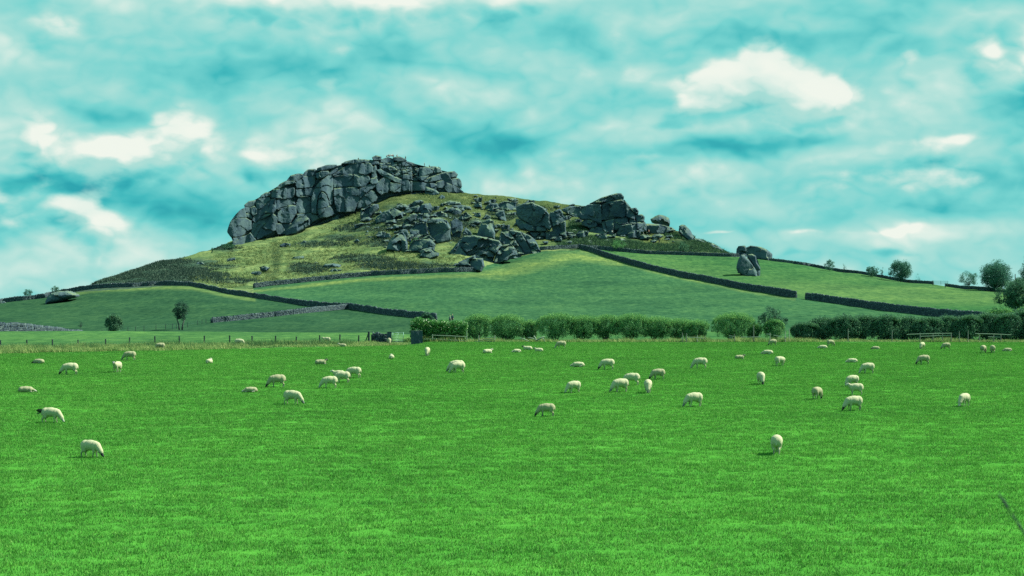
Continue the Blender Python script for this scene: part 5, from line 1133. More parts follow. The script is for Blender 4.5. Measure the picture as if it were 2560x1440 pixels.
tree('big_round_tree', 2489, 730, 657, 86, 392, 'big round blue green tree on the right skyline', M_TREE, 'tree', trunk=.1, leaf=.14, n=220, per=80, tr=.2, seed=167)
tree('skyline_tree', 2548, 735, 697, 70, 400, 'low dark trees behind the pole on the skyline', M_DARK, 'tree', trunk=.05, leaf=.13, n=110, per=70, tr=.1, seed=168)
tree('edge_tree', 2578, 735, 640, 56, 380, 'tree cut by the right edge of the skyline', M_TREE, 'tree', trunk=.15, leaf=.13, n=110, per=70, tr=.12, seed=169)
tree('overhanging_tree', 2562, 826, 700, 158, 232, 'large dark tree leaning in over the field from the right edge', M_DARK, 'tree', trunk=.38, leaf=.11, n=260, per=100, tr=.2, sc_r=.22, seed=170, flat_=.8)
# pole on the skyline
dp = 395; put('wooden_pole', mesh('wooden_pole', *tube([((2538 - CX) * dp / F, dp, CZ + (HZ - 735) * dp / F), ((2538 - CX) * dp / F, dp, CZ + (HZ - 685) * dp / F)], [.14, .10], 7), M_POST, True), label='dark wooden pole sticking up beside the big round tree', cat='pole')

# ---------------------------------------------------------------- fences, gates and rails
def post_mesh(x, d, ztop, w_=.06, name='post', mat=M_POST, parent=None, org=(0, 0, 0), lean=0.0):
    zb = float(Hm(x, d)) - .25; r = w_
    V_, F_ = tube([(x - org[0] - lean, d - org[1], zb - org[2]), (x - org[0], d - org[1], ztop - org[2] - .03), (x - org[0], d - org[1], ztop - org[2])], [r, r, r * .7], 6)
    return put(name, mesh(name, V_, F_, mat), parent=parent)
def wire_fence():
    px = [1, 67, 131, 195, 264, 324, 387, 448, 511, 574, 630, 689, 741, 799, 850, 897]; tops = [850, 849, 848, 849, 847, 843, 840, 840, 839, 838, 839.5, 839, 841, 837.5, 836, 838]
    px = [-62] + px; tops = [851] + tops
    d = fence_d(np.array(px)); org = W(px[0], tops[0], d[0])
    root = put('wire_fence', None, loc=org, label='wire fence on dark posts along the tall dry grass at the left field edge', cat='fence')
    tp = []
    for x_, t_, dd in zip(px, tops, d):
        p = W(x_, t_, dd); post_mesh(p[0], dd, p[2], .075, parent=root, org=org, lean=random.uniform(-.05, .05)); tp.append(p)
    for k in range(4):
        z = .05 + k * .23; pts = [(p[0] - org[0], p[1] - org[1] - .06, p[2] - org[2] - z) for p in tp] + [tuple(np.array(W(917, 836, 161.6)) - np.array(org) - (0, .06, z))]
        put('wire', mesh('wire', *tube(pts, [.006] * len(pts), 4), M_METAL), parent=root)
wire_fence()
def far_fence():
    px = [255, 320, 339, 360, 390, 414, 431, 441, 469, 494, 505, 515]; tops = [819, 815, 812.5, 812.5, 807.5, 806, 806, 805, 800, 799, 798, 798]; bs = [826, 825, 824.5, 822.5, 821, 819.5, 817, 816.5, 815, 810.5, 810, 808]
    d = [265, 278, 281, 284, 289, 291, 292, 293, 300, 314, 317, 321]; org = W(px[0], bs[0], d[0])
    root = put('far_fence', None, loc=org, label='thin post fence from the dense bush past the wind bent tree to the grey wall', cat='fence')
    tp = []
    for x_, t_, dd in zip(px, tops, d):
        X = (x_ - CX) * dd / F; zt = float(Hm(X, dd)) + .95; post_mesh(X, dd, zt, .05, parent=root, org=org); tp.append((X, dd, zt))
    for k in range(2):
        pts = [(p[0] - org[0], p[1] - org[1], p[2] - org[2] - .1 - .35 * k) for p in tp]; put('wire', mesh('wire', *tube(pts, [.006] * len(pts), 4), M_METAL), parent=root)
far_fence()
def gateway():
    d = 162.0; g = lambda px: float(Hm((px - CX) * d / F, d)); s = d / F
    X = lambda px: (px - CX) * s
    o = put('strainer_post', None, loc=(X(922), d, g(922)), label='thick dark strainer post with a slanting brace left of the short wall piece', cat='post')
    put('post', mesh('post', *tube([(0, 0, -.2), (0, 0, 1.14), (0, 0, 1.18)], [.11, .11, .08], 8), M_POST), parent=o)
    put('brace', mesh('brace', *tube([(-.42, 0, -.05), (-.06, 0, .95)], [.05, .05], 6), M_POST), parent=o)
    def slab(px0, px1, top, label, mat=M_ROCK, yw=.0, th=.3, bot=858):
        h_ = CZ + (HZ - top) * s - g((px0 + px1) / 2); wd_ = (px1 - px0) * s
        import bmesh
        bm = bmesh.new(); bmesh.ops.create_cube(bm, size=1.0); bmesh.ops.scale(bm, vec=(wd_, th, h_ + .3), verts=bm.verts); bmesh.ops.translate(bm, vec=(0, 0, h_ / 2 - .15), verts=bm.verts)
        bmesh.ops.subdivide_edges(bm, edges=bm.edges, cuts=5, use_grid_fill=True)
        for v_ in bm.verts:
            n_ = float(fbm(v_.co.x * 3 + px0, v_.co.z * 2.5, v_.co.y * 3, 3)); v_.co += Vector((n_ * .06, n_ * .05, n_ * .05 if v_.co.z > h_ * .8 else 0))
        me = D.meshes.new('gatepost'); bm.to_mesh(me); bm.free(); me.materials.append(mat)
        at = me.attributes.new('tone', 'FLOAT', 'POINT'); at.data.foreach_set('value', np.full(len(me.vertices), .35, np.float32))
        return put('stone_gatepost', me, loc=(X((px0 + px1) / 2), d, g((px0 + px1) / 2)), rz=yw, label=label, cat='gatepost')
    slab(968, 979, 829.5, 'narrow stone gatepost carrying the metal gate', th=.4)
    slab(1028, 1056, 826.5, 'broad dark flat stone gatepost standing left of the clipped hedge', th=.45, yw=.25)
    o = put('field_gate', None, loc=(X(982), d - .1, g(982)), label='pale green metal bar gate swung half open beside the narrow stone gatepost', cat='gate')
    wdt = (1006 - 982) * s; Y2 = 1.6; ht = (857 - 830) * s
    def bar(a, b_, r_, nm): put(nm, mesh(nm, *tube([a, b_], [r_, r_], 6), M_METAL, True), parent=o)
    bar((0, 0, .05), (0, 0, ht), .028, 'stile'); bar((wdt, Y2, .05), (wdt, Y2, ht), .028, 'stile')
    for k in range(7): z = .10 + (ht - .12) * (k / 6.) ** 1.15; bar((0, 0, z), (wdt, Y2, z), .017, 'bar')
    bar((wdt * .5, Y2 * .5, .1), (wdt * .5, Y2 * .5, ht), .014, 'upright')
    # two latch timbers
    # little gate on the right skyline
    dk = 419.0; sk = dk / F; Xk = (2334 - CX) * sk; zk = CZ + (HZ - 711.5) * sk
    o2 = put('skyline_gate', None, loc=(Xk, dk, zk), label='small pale gate filling the gap in the right skyline wall', cat='gate')
    L = 28 * sk
    for k in range(5): put('bar', mesh('bar', *tube([(0, 0, .15 + .2 * k), (L, -3, .05 + .2 * k)], [.03, .03], 5), M_METAL), parent=o2)
    for q in (0, .5, 1): put('upright', mesh('upright', *tube([(L * q, -3 * q, -.1), (L * q, -3 * q, 1.05 - .1 * q)], [.04, .04], 5), M_METAL), parent=o2)
    for px_, dd_ in ((1333.0 + 999, 421.), (2363, 412.)):
        sx = dd_ / F; Xq = (px_ - CX) * sx; zq = float(Hm(Xq, dd_))
        put('gap_post', mesh('gap_post', *tube([(0, 0, -.3), (0, 0, 1.15)], [.13, .1], 6), M_POST), loc=(Xq, dd_, zq), label='upright post at the %s end of the small skyline gate' % ('upper' if px_ < 2350 else 'lower'), cat='post')
gateway()
def rails(label, rl, posts, d=165.2, mat=M_WOODP):
    x0, y0 = rl[0][0], rl[0][1]; org = W(x0, 852, d)
    o = put('rail_fence', None, loc=org, label=label, cat='fence', group='broken timber rails along the hedge')
    for (a, b_, c, e) in rl:
        p = np.array(W(a, b_, d)) - org; q = np.array(W(c, e, d - .15)) - org; m_ = (p + q) / 2 + (0, 0, random.uniform(-.03, .03))
        put('rail', mesh('rail', *tube([p, m_, q], [.045, .05, .04], 5), mat, False), parent=o)
    for (a, t_) in posts:
        p = W(a, t_, d + .06); zb = float(Hm(p[0], p[1])) - .2
        put('post', mesh('post', *tube([(p[0] - org[0], .06, zb - org[2]), (p[0] - org[0], .06, p[2] - org[2])], [.055, .045], 6), mat if a % 2 else M_WOOD, False), parent=o)
rails('two long silvery rails on posts in front of the clipped hedge', [(1080, 838, 1168, 842), (1060, 848, 1094, 847), (1096, 848, 1160, 851)], [(1081, 836), (1167, 826), (1138, 840)])
rails('stacked broken white rails under the hawthorn bushes right of the clipped hedge', [(1184, 854.5, 1238, 853), (1198, 850, 1236, 848.5), (1212, 845, 1236, 843)], [(1197, 838), (1237, 838)])
rails('short pale rail below the last low hawthorn', [(1719, 843, 1762, 846)], [(1706, 832), (1716, 833), (1743, 838), (1762, 840)])
rails('broken low rails right of the round hawthorn', [(1822, 839, 1834, 841), (1852, 843, 1902, 842), (1822, 845, 1832, 845)], [(1884, 812), (1836, 836)])
rails('sloping pale rails in the long grass in front of the tall dark tree', [(1916, 835, 1928, 837), (1934, 838, 1954, 842), (1960, 843, 1968, 845)], [(1925, 832), (1963, 828), (1973, 822)])
rails('first long pale rail along the dark hedge', [(2267, 836, 2380, 833), (2300, 841, 2378, 838)], [(2300, 832), (2332, 833), (2356, 833), (2378, 834), (2120, 822), (2230, 826)])
rails('last long pale rail along the dark hedge near the right edge', [(2438, 834, 2528, 837), (2470, 842, 2500, 843)], [(2448, 833), (2484, 835), (2502, 835), (2398, 828), (2420, 826)])
# fallen timber
def fallen():
    d = 164.8; org = W(1340, 856, d)
    for k, (a, b_, c, e, r_, lab) in enumerate([(1320, 844, 1342, 850, .055, 'bleached log sloping down to the left of the fallen timber heap'), (1340, 852, 1361, 842, .075, 'bleached log rising to the right in the fallen timber heap'),
                                      (1335, 840, 1341, 851, .06, 'short bleached stump upright in the fallen timber heap'), (1300, 845, 1322, 853, .05, 'bleached log lying furthest left of the timber heap'), (1357, 846, 1362, 854, .045, 'thin bleached stick at the right of the timber heap')]):
        p = np.array(W(a, b_, d)) ; q = np.array(W(c, e, d - .3)); m_ = (p + q) / 2 + (0, 0, .04)
        put('fallen_log', mesh('fallen_log', *tube([p - p, m_ - p, q - p], [r_, r_ * 1.1, r_ * .7], 7), M_WOODP, True), loc=tuple(p), label=lab, cat='log', group='bleached fallen timber under the hawthorns')
fallen()

# ---------------------------------------------------------------- sheep, people, crow: one continuous skin grown from rounded volumes
def grow(name, prims, voxel=.022, smooth=6):
    """prims: ('e', centre, radii, rot_y, slot) or ('c', p, q, r1, r2, slot); fused into one surface"""
    import bmesh
    bm = bmesh.new()
    def ball(c, rr, ry=0):
        M = Matrix.Translation(c) @ Matrix.Rotation(ry, 4, 'Y') @ Matrix.Diagonal((rr[0], rr[1], rr[2], 1)); bmesh.ops.create_icosphere(bm, subdivisions=3, radius=1.0, matrix=M)
    for p in prims:
        if p[0] == 'e': ball(p[1], p[2], p[3])
        else:
            a, b_ = Vector(p[1]), Vector(p[2]); L = (b_ - a).length; n = max(2, int(L / (min(p[3], p[4]) * .55)) + 1)
            for k in range(n + 1):
                t = k / n; r_ = p[3] * (1 - t) + p[4] * t; q = a.lerp(b_, t); bmesh.ops.create_icosphere(bm, subdivisions=2, radius=r_, matrix=Matrix.Translation(q))
    me = D.meshes.new(name + '_raw'); bm.to_mesh(me); bm.free()
    ob = D.objects.new('tmp', me); COL.objects.link(ob)
    m_ = ob.modifiers.new('r', 'REMESH'); m_.mode = 'VOXEL'; m_.voxel_size = voxel; m_.use_smooth_shade = True
    s_m = ob.modifiers.new('s', 'SMOOTH'); s_m.iterations = smooth; s_m.factor = .5
    dg = bpy.context.evaluated_depsgraph_get(); out = D.meshes.new_from_object(ob.evaluated_get(dg)); out.name = name
    D.objects.remove(ob); D.meshes.remove(me)
    n = len(out.polygons); ctr = np.empty(n * 3, np.float32); out.polygons.foreach_get('center', ctr); ctr = ctr.reshape(-1, 3)
    best = np.full(n, 1e9); slot = np.zeros(n, np.int32)
    for p in prims:
        if p[0] == 'e': q = np.linalg.norm((ctr - p[1]) / np.array(p[2]), axis=1) - 1; q = q * min(p[2]); sl = p[4]
        else:
            a = np.array(p[1]); v_ = np.array(p[2]) - a; t = np.clip(((ctr - a) @ v_) / (v_ @ v_), 0, 1); q = np.linalg.norm(ctr - a - t[:, None] * v_, axis=1) - (p[3] * (1 - t) + p[4] * t); sl = p[5]
        k = q < best; best[k] = q[k]; slot[k] = sl
    out.polygons.foreach_set('material_index', slot); out.polygons.foreach_set('use_smooth', np.ones(n, bool))
    return out
def legs(bx=0):
    L = []
    for s in (1, -1):
        L += [('c', (.24, .09 * s, .36), (.23, .10 * s, .22), .075, .042, 0), ('c', (.23, .10 * s, .22), (.235 + .04 * s, .10 * s, .0), .032, .026, 2),
              ('c', (-.27, .09 * s, .44), (-.22, .11 * s, .30), .13, .085, 0), ('c', (-.22, .11 * s, .30), (-.345 + .03 * s, .10 * s, .20), .07, .036, 0), ('c', (-.345 + .03 * s, .10 * s, .20), (-.31 + .04 * s, .10 * s, .0), .032, .027, 2)]
    return L
BODY = [('e', (0, 0, .505), (.38, .225, .228), 0, 0), ('e', (-.23, 0, .505), (.22, .215, .22), 0, 0), ('e', (.22, 0, .49), (.20, .19, .21), 0, 0), ('c', (-.42, 0, .56), (-.455, 0, .36), .040, .028, 0)]
POSES = {
 'graze': BODY + legs() + [('c', (.33, 0, .50), (.54, 0, .25), .165, .105, 0), ('c', (.55, 0, .215), (.64, 0, .075), .082, .052, 1)],
 'low': BODY + legs() + [('c', (.33, 0, .48), (.49, 0, .22), .165, .105, 0), ('c', (.50, 0, .19), (.545, 0, .06), .082, .055, 1)],
 'turn': BODY + legs() + [('c', (.33, 0, .50), (.49, .15, .25), .16, .10, 0), ('c', (.50, .17, .22), (.54, .28, .08), .082, .052, 1)],
 'stand': BODY + legs() + [('c', (.33, 0, .54), (.47, 0, .66), .145, .095, 0), ('c', (.47, 0, .68), (.62, .02, .62), .082, .055, 1)],
 'lie': [('e', (0, 0, .19), (.38, .23, .20), 0, 0), ('e', (-.22, 0, .18), (.22, .24, .19), 0, 0), ('e', (.22, 0, .19), (.19, .20, .19), 0, 0), ('c', (.30, 0, .24), (.43, 0, .36), .12, .08, 0), ('c', (.42, 0, .38), (.56, .02, .34), .078, .050, 1),
         ('c', (.25, .14, .06), (.46, .12, .035), .04, .03, 2), ('c', (.25, -.14, .06), (.40, -.15, .035), .04, .03, 2), ('c', (-.2, .2, .07), (-.05, .25, .035), .06, .03, 2), ('c', (-.40, 0, .2), (-.47, 0, .08), .035, .025, 0)],
 'rest': [('e', (0, 0, .18), (.38, .23, .19), 0, 0), ('e', (-.22, 0, .17), (.21, .23, .18), 0, 0), ('e', (.22, 0, .18), (.19, .20, .17), 0, 0), ('c', (.32, 0, .18), (.44, .03, .14), .11, .08, 0), ('c', (.44, .03, .14), (.57, .07, .07), .078, .050, 1),
          ('c', (.25, .14, .06), (.42, .15, .035), .04, .03, 2), ('c', (.25, -.14, .06), (.38, -.15, .035), .04, .03, 2), ('c', (-.2, .2, .07), (-.05, .25, .035), .06, .03, 2), ('c', (-.40, 0, .2), (-.47, 0, .08), .035, .025, 0)]}
EARS = {'graze': ((.555, .25), (.5, 0)), 'low': ((.50, .22), (0, 0)), 'turn': ((.49, .25), (0, .15)), 'stand': ((.46, .72), (0, 0)), 'lie': ((.41, .42), (0, 0)), 'rest': ((.43, .19), (0, .03))}
SH = {}
for nm, pr in POSES.items(): SH[nm] = grow('sheep_' + nm, pr)
def ear_mesh(mat):
    V_ = [(0, 0, -.012), (0.02, 0, .012), (.015, .065, .02), (-.02, .07, .0), (0, .125, -.005), (0, .03, -.03)]
    return mesh('ear', V_, [(0, 1, 2, 3), (3, 2, 4), (0, 5, 1), (5, 0, 3), (1, 5, 2), (5, 3, 4), (5, 4, 2)], mat, True)
EARM = {k: ear_mesh(m_) for k, m_ in (('w', M_FACEW), ('b', M_FACEB), ('g', M_FACEG))}
SHM = {}
def sheep_mesh(pose, face, wool):
    key = (pose, face, wool)
    if key not in SHM:
        me = SH[pose].copy(); me.name = 'sheep'
        set_mats(me, ((M_WOOL if wool == 'c' else M_WOOLD), {'w': M_FACEW, 'b': M_FACEB, 'g': M_FACEG}[face], M_LEGW if face != 'b' else M_FACEG))
        SHM[key] = me
    return SHM[key]
PH = {'graze': .715, 'low': .715, 'turn': .715, 'stand': .76, 'lie': .46, 'rest': .37}
def sheep(cx, fy, hpx, head, pose, face, label, wool='c'):
    """cx, fy: middle and feet on the picture; hpx: height; head: compass of the nose, 0 right, 180 left, -90 to the camera"""
    d = near_d(fy) if fy > 868 else float(np.interp(fy, [g_row(cx, q) for q in np.arange(169, 140, -1.)], np.arange(169, 140, -1.)))
    s = d / F; X = (cx - CX) * s; z = float(Hm(X, d)) + .02 * float(fbm(np.array([X / 3.2]), np.array([d / 3.2]), 0, 3)[0]) + .05 * float(fbm(np.array([X / 14]), np.array([d / 14]), 4, 2)[0])
    sc = np.clip(hpx * s / PH[pose], .85, 1.22); a = rad(head)
    shift = .09 if pose in ('graze',) else .05          # picture middle lies a little ahead of the body's middle
    o = put('sheep', sheep_mesh(pose, face, wool), loc=(X - math.cos(a) * shift * sc, d - math.sin(a) * shift * sc, z), rz=a, label=label, cat='sheep', group='sheep grazing in the pasture', sc=sc)
    (ex, ez), (_, ey) = EARS[pose]
    for sd in (1, -1):
        e = D.objects.new('ear', EARM[face]); COL.objects.link(e); e.parent = o; e.location = (ex, ey + .055 * sd, ez); e.rotation_euler = (rad(-12) if sd > 0 else rad(-12), 0, 0 if sd > 0 else math.pi)
    return o
FL = [
 (96, 909, 12, 165, 'rest', 'b', 'small sheep lying with its dark head low below the first fence posts', 'd'),
 (172, 936, 31, 192, 'graze', 'b', 'sheep grazing leftward between the fence and the lying sheep at the far left', 'c'),
 (292, 930, 29, 258, 'stand', 'g', 'sheep standing face on to the camera with dark spread ears', 'c'),
 (322, 900, 23, 190, 'graze', 'g', 'sheep grazing leftward just behind the one facing the camera', 'd'),
 (524, 908, 14, 80, 'lie', 'w', 'white sheep lying with its back turned, alone in the upper left pasture', 'c'),
 (67, 981, 16, 5, 'rest', 'w', 'sheep lying with head to the right close to the left edge', 'd'),
 (399, 874, 17, 200, 'graze', 'w', 'sheep grazing at the edge of the dry verge under the wire fence', 'd'),
 (600, 865, 18, -8, 'graze', 'w', 'sheep grazing rightward in the dry verge beside a fence post', 'c'),
 (131, 1057, 38, -6, 'graze', 'w', 'sheep grazing rightward with a crow on its rump', 'c'),
 (230, 1143, 43, -22, 'graze', 'b', 'nearest sheep at lower left grazing rightward with a dark eyed face', 'c'),
 (816, 858, 15, 175, 'stand', 'w', 'sheep standing leftward against the wire fence', 'c'),
 (855, 867, 10, 178, 'lie', 'w', 'sheep lying at the verge right of the one against the fence', 'd'),
 (973, 862, 17, -80, 'low', 'g', 'sheep in front of the narrow gatepost facing the camera', 'd'),
 (803, 911, 15, 8, 'lie', 'b', 'lying sheep with raised dark head looking right', 'd'),
 (979, 897, 13, 95, 'lie', 'w', 'white sheep lying with its back to the camera below the metal gate', 'c'),
 (1068, 890, 22, -92, 'low', 'g', 'round sheep grazing straight toward the camera below the broad gatepost', 'c'),
 (1220, 883, 13, 30, 'lie', 'w', 'lying sheep twisting its head right near the broken white rails', 'c'),
 (690, 968, 32, 196, 'graze', 'b', 'sheep with black head grazing leftward beside the one lying', 'd'),
 (625, 980, 14, 192, 'rest', 'w', 'cream sheep lying with white face turned left', 'd'),
 (734, 1010, 35, -14, 'graze', 'g', 'sheep grazing rightward in front of the black headed one', 'c'),
 (821, 970, 30, 192, 'graze', 'w', 'front sheep of the tight group of four', 'c'),
 (855, 958, 29, 186, 'low', 'g', 'walking sheep second from the front in the tight group of four', 'c'),
 (845, 950, 25, 182, 'stand', 'w', 'sheep with raised white head behind the walking one of the four', 'c'),
 (882, 946, 28, 176, 'graze', 'w', 'hindmost sheep of the tight group of four with tail out', 'c'),
 (1143, 933, 28, 205, 'graze', 'w', 'front sheep of the pair overlapping below the hedge', 'c'),
 (1139, 930, 29, 190, 'graze', 'g', 'rear sheep of the pair overlapping below the hedge', 'c'),
 (1318, 875, 12, 178, 'lie', 'b', 'lying sheep with raised dark face below the fallen timber', 'c'),
 (1346, 879, 11, 184, 'lie', 'g', 'lying sheep touching the tail of the dark faced one below the timber', 'c'),
 (1291, 881, 9, 200, 'rest', 'w', 'tiny curled sheep lying left of the lying pair', 'c'),
 (1401, 871, 19, 194, 'graze', 'w', 'sheep grazing close to the broad dark hawthorn', 'd'),
 (1444, 917, 13, 182, 'rest', 'w', 'long white sheep lying leftward left of a grazing dark faced one', 'c'),
 (1516, 924, 27, 188, 'graze', 'b', 'dark faced sheep grazing right of the long lying one', 'c'),
 (1748, 921, 27, 183, 'graze', 'w', 'sheep grazing leftward alone in the upper pasture under the gap in the hedge', 'c'),
 (1850, 897, 12, 6, 'lie', 'b', 'sheep lying with head raised to the right under the round hawthorn', 'd'),
 (1918, 885, 11, 175, 'rest', 'w', 'tiny white sheep lying below the tall dark tree', 'c'),
 (1931, 864, 15, 200, 'graze', 'b', 'dark faced sheep grazing at the hedge foot under the tall dark tree', 'd'),
 (1643, 948, 27, 192, 'graze', 'b', 'greyish sheep grazing right of the close pair', 'd'),
 (1578, 963, 31, 180, 'low', 'w', 'rear sheep of the close pair grazing at the centre right', 'c'),
 (1548, 980, 34, 206, 'graze', 'g', 'front sheep of the close pair grazing at the centre right', 'c'),
 (1620, 982, 34, -95, 'low', 'g', 'sheep grazing straight toward the camera right of the close pair', 'c'),
 (1432, 982, 30, 212, 'graze', 'w', 'sheep grazing obliquely left of the close pair', 'c'),
 (1732, 1017, 36, 204, 'graze', 'g', 'sheep grazing leftward below and right of the one facing the camera', 'c'),
 (1903, 960, 31, -88, 'low', 'b', 'black faced round sheep grazing straight toward the camera', 'c'),
 (1363, 1040, 33, 183, 'graze', 'b', 'lone sheep grazing leftward in the open middle of the pasture', 'd'),
 (1951, 915, 24, 32, 'turn', 'w', 'sheep grazing away to the right below the tiny lying one', 'c'),
 (2056, 871, 9, 176, 'rest', 'w', 'sheep lying left of a grazing one at the foot of the dark hedge', 'c'),
 (2077, 865, 14, 22, 'low', 'g', 'sheep grazing rightward at the start of the dark hedge', 'd'),
 (2188, 873, 8, 180, 'rest', 'b', 'flat sheep lying alone before the dark hedge', 'd'),
 (2129, 906, 11, 180, 'rest', 'w', 'sheep lying leftward with its white face up, above the trio on the right', 'c'),
 (2167, 934, 27, 194, 'graze', 'w', 'sheep grazing leftward above and right of the overlapping pair on the right', 'c'),
 (2130, 966, 28, 205, 'low', 'g', 'sheep grazing behind the one with its head up on the right', 'c'),
 (2138, 989, 32, 184, 'stand', 'w', 'standing sheep with its white head held up on the right', 'c'),
 (2131, 1028, 37, 200, 'graze', 'b', 'black headed sheep grazing in front of the standing one on the right', 'c'),
 (2044, 998, 31, 52, 'low', 'b', 'sheep seen from behind with a dark rump left of the black headed one', 'd'),
 (2409, 1017, 33, 228, 'graze', 'w', 'lone sheep grazing toward the lower left at the far right', 'c'),
 (2305, 872, 17, 235, 'low', 'g', 'sheep grazing toward the camera before the first long rail', 'c'),
 (2364, 873, 17, 196, 'graze', 'b', 'dark faced sheep grazing leftward before the gap between the long rails', 'd'),
 (2459, 882, 20, 55, 'low', 'b', 'left sheep of two grazing side by side before the last rail', 'd'),
 (2481, 882, 20, 82, 'low', 'b', 'right sheep of two grazing side by side before the last rail', 'd'),
 (2518, 878, 9, 186, 'rest', 'g', 'sheep lying right of the two grazing side by side', 'd'),
 (2307, 911, 24, 190, 'graze', 'b', 'black faced sheep grazing leftward below the first long rail', 'd'),
 (1942, 1134, 48, 78, 'low', 'w', 'nearest sheep on the right seen from behind with one ear showing', 'c')]
for a in FL: sheep(*a)
def crow():
    d = near_d(1057); s = d / F; ox, oy = (108 - CX) * s, d
    prims = [('e', (0, 0, .10), (.15, .07, .075), -.5, 0), ('c', (.10, 0, .17), (.15, 0, .21), .045, .04, 0), ('c', (.15, 0, .21), (.22, 0, .20), .03, .010, 0), ('c', (-.10, 0, .05), (-.28, 0, -.04), .045, .02, 0), ('c', (-.02, .03, .06), (-.01, .03, -.03), .012, .01, 0), ('c', (-.02, -.03, .06), (-.01, -.03, -.03), .012, .01, 0)]
    me = grow('crow', prims, .012, 3); me.materials.clear(); me.materials.append(M_CROW)
    o = put('crow', me, loc=(ox - .05, oy, CZ + (HZ - 1033.0) * s), rz=rad(8), label='black crow perched on the rump of a grazing sheep', cat='bird')
    for sd in (1, -1):
        V_ = [(.08, .05 * sd, .13), (-.02, .10 * sd, .20), (-.20, .13 * sd, .22), (-.30, .10 * sd, .13), (-.16, .07 * sd, .06), (.02, .06 * sd, .07), (-.1, .12 * sd, .14)]
        put('wing', mesh('wing', V_, [(0, 1, 6), (1, 2, 6), (2, 3, 6), (3, 4, 6), (4, 5, 6), (5, 0, 6)], M_CROW), parent=o)
crow()

# people: far off, on the crag and on the paths
def person_mesh(pose, top, leg):
    if pose == 'stand':
        pr = [('c', (0, 0, 1.12), (0, 0, 1.36), .13, .15, 1), ('c', (0, 0, 1.0), (0, 0, 1.12), .14, .13, 2), ('c', (0, 0, 1.42), (0, 0, 1.55), .055, .055, 0), ('e', (0, -.01, 1.66), (.085, .10, .12), 0, 0), ('c', (0, .02, 1.70), (0, .03, 1.72), .085, .08, 3)]
        for s in (1, -1): pr += [('c', (.09 * s, 0, .95), (.10 * s, -.02, .50), .09, .06, 2), ('c', (.10 * s, -.02, .50), (.11 * s, .02, .08), .055, .04, 2), ('c', (.11 * s, .03, .05), (.11 * s, -.14, .04), .04, .035, 2), ('c', (.18 * s, 0, 1.38), (.23 * s, .02, 1.10), .055, .045, 1), ('c', (.23 * s, .02, 1.10), (.20 * s, -.06, .84), .042, .035, 0)]
    else:
        pr = [('c', (0, 0, .20), (0, .0, .55), .14, .15, 1), ('c', (0, -.01, .62), (0, -.01, .72), .055, .055, 0), ('e', (0, -.02, .82), (.085, .10, .12), 0, 0), ('c', (0, 0, .86), (0, .02, .88), .085, .08, 3), ('c', (0, 0, .12), (0, 0, .2), .15, .14, 2)]
        for s in (1, -1): pr += [('c', (.09 * s, 0, .12), (.12 * s, -.38, .42), .09, .06, 2), ('c', (.12 * s, -.38, .42), (.12 * s, -.46, .05), .055, .04, 2), ('c', (.12 * s, -.46, .04), (.12 * s, -.58, .04), .04, .03, 2), ('c', (.17 * s, 0, .55), (.20 * s, -.12, .35), .055, .042, 1), ('c', (.20 * s, -.12, .35), (.13 * s, -.34, .44), .04, .033, 0)]
    me = grow('person', pr, .028, 3); set_mats(me, (M_SKIN, top, leg, M_CROW))
    return me
C_R = flat('pink_shirt', (.50, .27, .22), .1); C_D = flat('dark_jacket', (.02, .035, .05), .2); C_W = flat('white_shirt', (.62, .64, .62), .05); C_B = flat('dark_trousers', (.025, .04, .055), .2); C_N = flat('navy_coat', (.02, .04, .08), .1); C_G = flat('grey_top', (.16, .20, .20), .1)
PM = {('stand', 'd'): person_mesh('stand', C_D, C_B), ('sit', 'd'): person_mesh('sit', C_D, C_B)}
def pm(pose, key, top):
    if (pose, key) not in PM:
        me = PM[(pose, 'd')].copy(); me.materials[1] = top; PM[(pose, key)] = me
    return PM[(pose, key)]
def person(px, fy, d, pose, key, top, label, rz=0, group='people on the crag', hpx=None):
    o = put('person', pm(pose, key, top), loc=W(px, fy, d), rz=rz, label=label, cat='person', group=group)
    return o
cd = lambda px: 558 + (px - 570) * .070 + 9
for k, (px, y, key, top, lab) in enumerate([(967.5, 393, 'r', C_R, 'pink shirted person at the left end of the group seated on the crag top'), (971, 391.5, 'd', C_D, 'dark clothed person second in the group seated on the crag top'), (974, 392, 'r', C_R, 'pink shirted person third from left in the group on the crag top'),
                                            (977.5, 391, 'w', C_W, 'white shirted person in the middle of the group on the crag top'), (980.5, 391.5, 'r', C_R, 'pink shirted person right of the white shirted one on the crag top'), (983.5, 392, 'd', C_G, 'grey clothed person at the right end of the group on the crag top')]):
    person(px, y, cd(px) - 2 + (k % 2), 'sit', key if key != 'd' else ('d' if top is C_D else 'g'), top, lab, rz=rad(-25 + 10 * k))
person(896, 400, cd(896), 'sit', 'd', C_D, 'tiny dark person sitting alone on the left part of the crag top')
person(992.5, 392, cd(992), 'sit', 'r', C_R, 'small seated person just right of the crag top group')
person(1014, 401, cd(1014) - 1, 'stand', 'g', C_G, 'person standing at the shoulder of the crag right of the seated group', rz=.6)
person(1061, 418.5, cd(1061) + 2, 'stand', 'd', C_D, 'dark figure standing upright on the lower right top of the crag', rz=1.2)
person(1073, 418, cd(1073) + 2, 'sit', 'd', C_D, 'dark figure sitting right of the upright one on the crag', rz=.9)
person(1097, 421.5, cd(1097) + 2, 'sit', 'n', C_N, 'dark figure sitting near the right end of the crag top', rz=.4)
person(1100.5, 424, cd(1100) + 1, 'sit', 'd', C_D, 'person crouched at the very right of the people on the crag', rz=.2)
dq = float(depth_at(1648., 610.))
person(1648, 609.5, dq, 'stand', 'd', C_D, 'walker in dark clothes on the grassy slope below the balanced boulder', rz=2.6, group='people below the rocks')
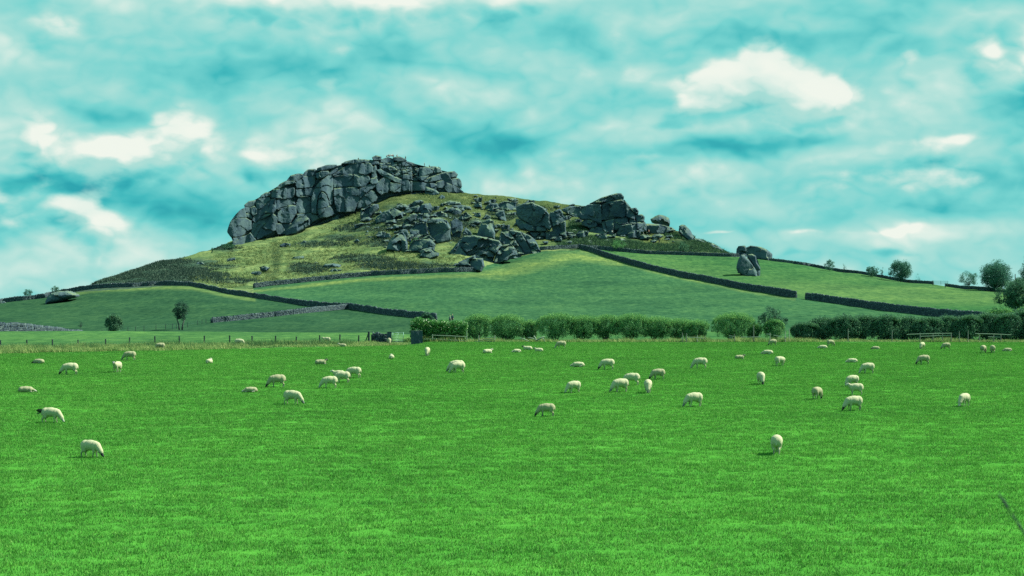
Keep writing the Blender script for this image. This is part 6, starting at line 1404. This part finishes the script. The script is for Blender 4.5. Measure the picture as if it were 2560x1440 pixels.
for k, (px, y, key, top, lab) in enumerate([(1608, 586, 'w', C_W, 'white topped person at the left of the group at the foot of the buttress'), (1613, 583, 'r', C_R, 'pink shirted person in the group at the foot of the buttress'), (1618, 584.5, 'w', C_W, 'pale topped person in the middle of the group below the buttress'), (1622, 586, 'r', C_R, 'person in pink at the right of the group below the buttress')]):
    dd_ = float(depth_at(float(px), float(y))) - 1; person(px, y + .5, dd_, 'stand' if k % 2 else 'sit', key, top, lab, rz=.5 * k, group='people below the rocks')
person(1530.5, 588, float(depth_at(1530., 590.)) - 7, 'stand', 'w', C_W, 'climber in a white top at the foot of the buttress face', group='people below the rocks')
dw = 300.0; person(1131, 0, dw, 'stand', 'n', C_N, 'walker in a navy coat behind the clipped hedge', rz=.3, group='walkers behind the hedge').location = ((1131 - CX) * dw / F, dw, CZ + (HZ - 785.5) * dw / F - 1.78)
person(1125, 0, dw, 'stand', 'g', C_G, 'grey clad walker left of the navy coated one behind the clipped hedge', rz=.3, group='walkers behind the hedge').location = ((1125 - CX) * (dw + 1) / F, dw + 1, CZ + (HZ - 788.0) * (dw + 1) / F - 1.78)

# ---------------------------------------------------------------- grass stalk near the lens, at the right
def stalk():
    d = 2.6; b_ = np.array(W(2680, 2800, d)); b_[2] = 6.45
    tip = np.array(W(2500, 1240, d)); mid = np.array(W(2562, 1336, d))
    o = put('grass_stalk', None, loc=tuple(b_), label='dark seed headed grass stalk leaning in at the lower right edge', cat='grass stalk')
    p = [b_ - b_, (b_ * .45 + mid * .55) - b_ + (.03, 0, 0), mid - b_, (mid * .5 + tip * .5) - b_, tip - b_]
    put('stem', mesh('stem', *tube(p, [.0009, .0007, .0005, .0004, .0003], 6), M_RUSH, True, {'tone': np.full(30, .4)}), parent=o)
    for k, (t, L, r_) in enumerate(((.05, .010, .0016), (.20, .016, .0026), (.60, .010, .0018), (.82, .014, .0024), (.97, .014, .0022))):
        c = tip + (mid - tip) * t - b_; v_ = (mid - tip) / np.linalg.norm(mid - tip)
        put('seed_head', mesh('seed_head', *tube([c - v_ * L, c - v_ * L * .3, c + v_ * L * .4, c + v_ * L], [r_ * .2, r_, r_ * .9, r_ * .2], 6), M_POST, True), parent=o)
stalk()
print('script seconds', round(time.time() - T0, 1), 'objects', len(S.objects))
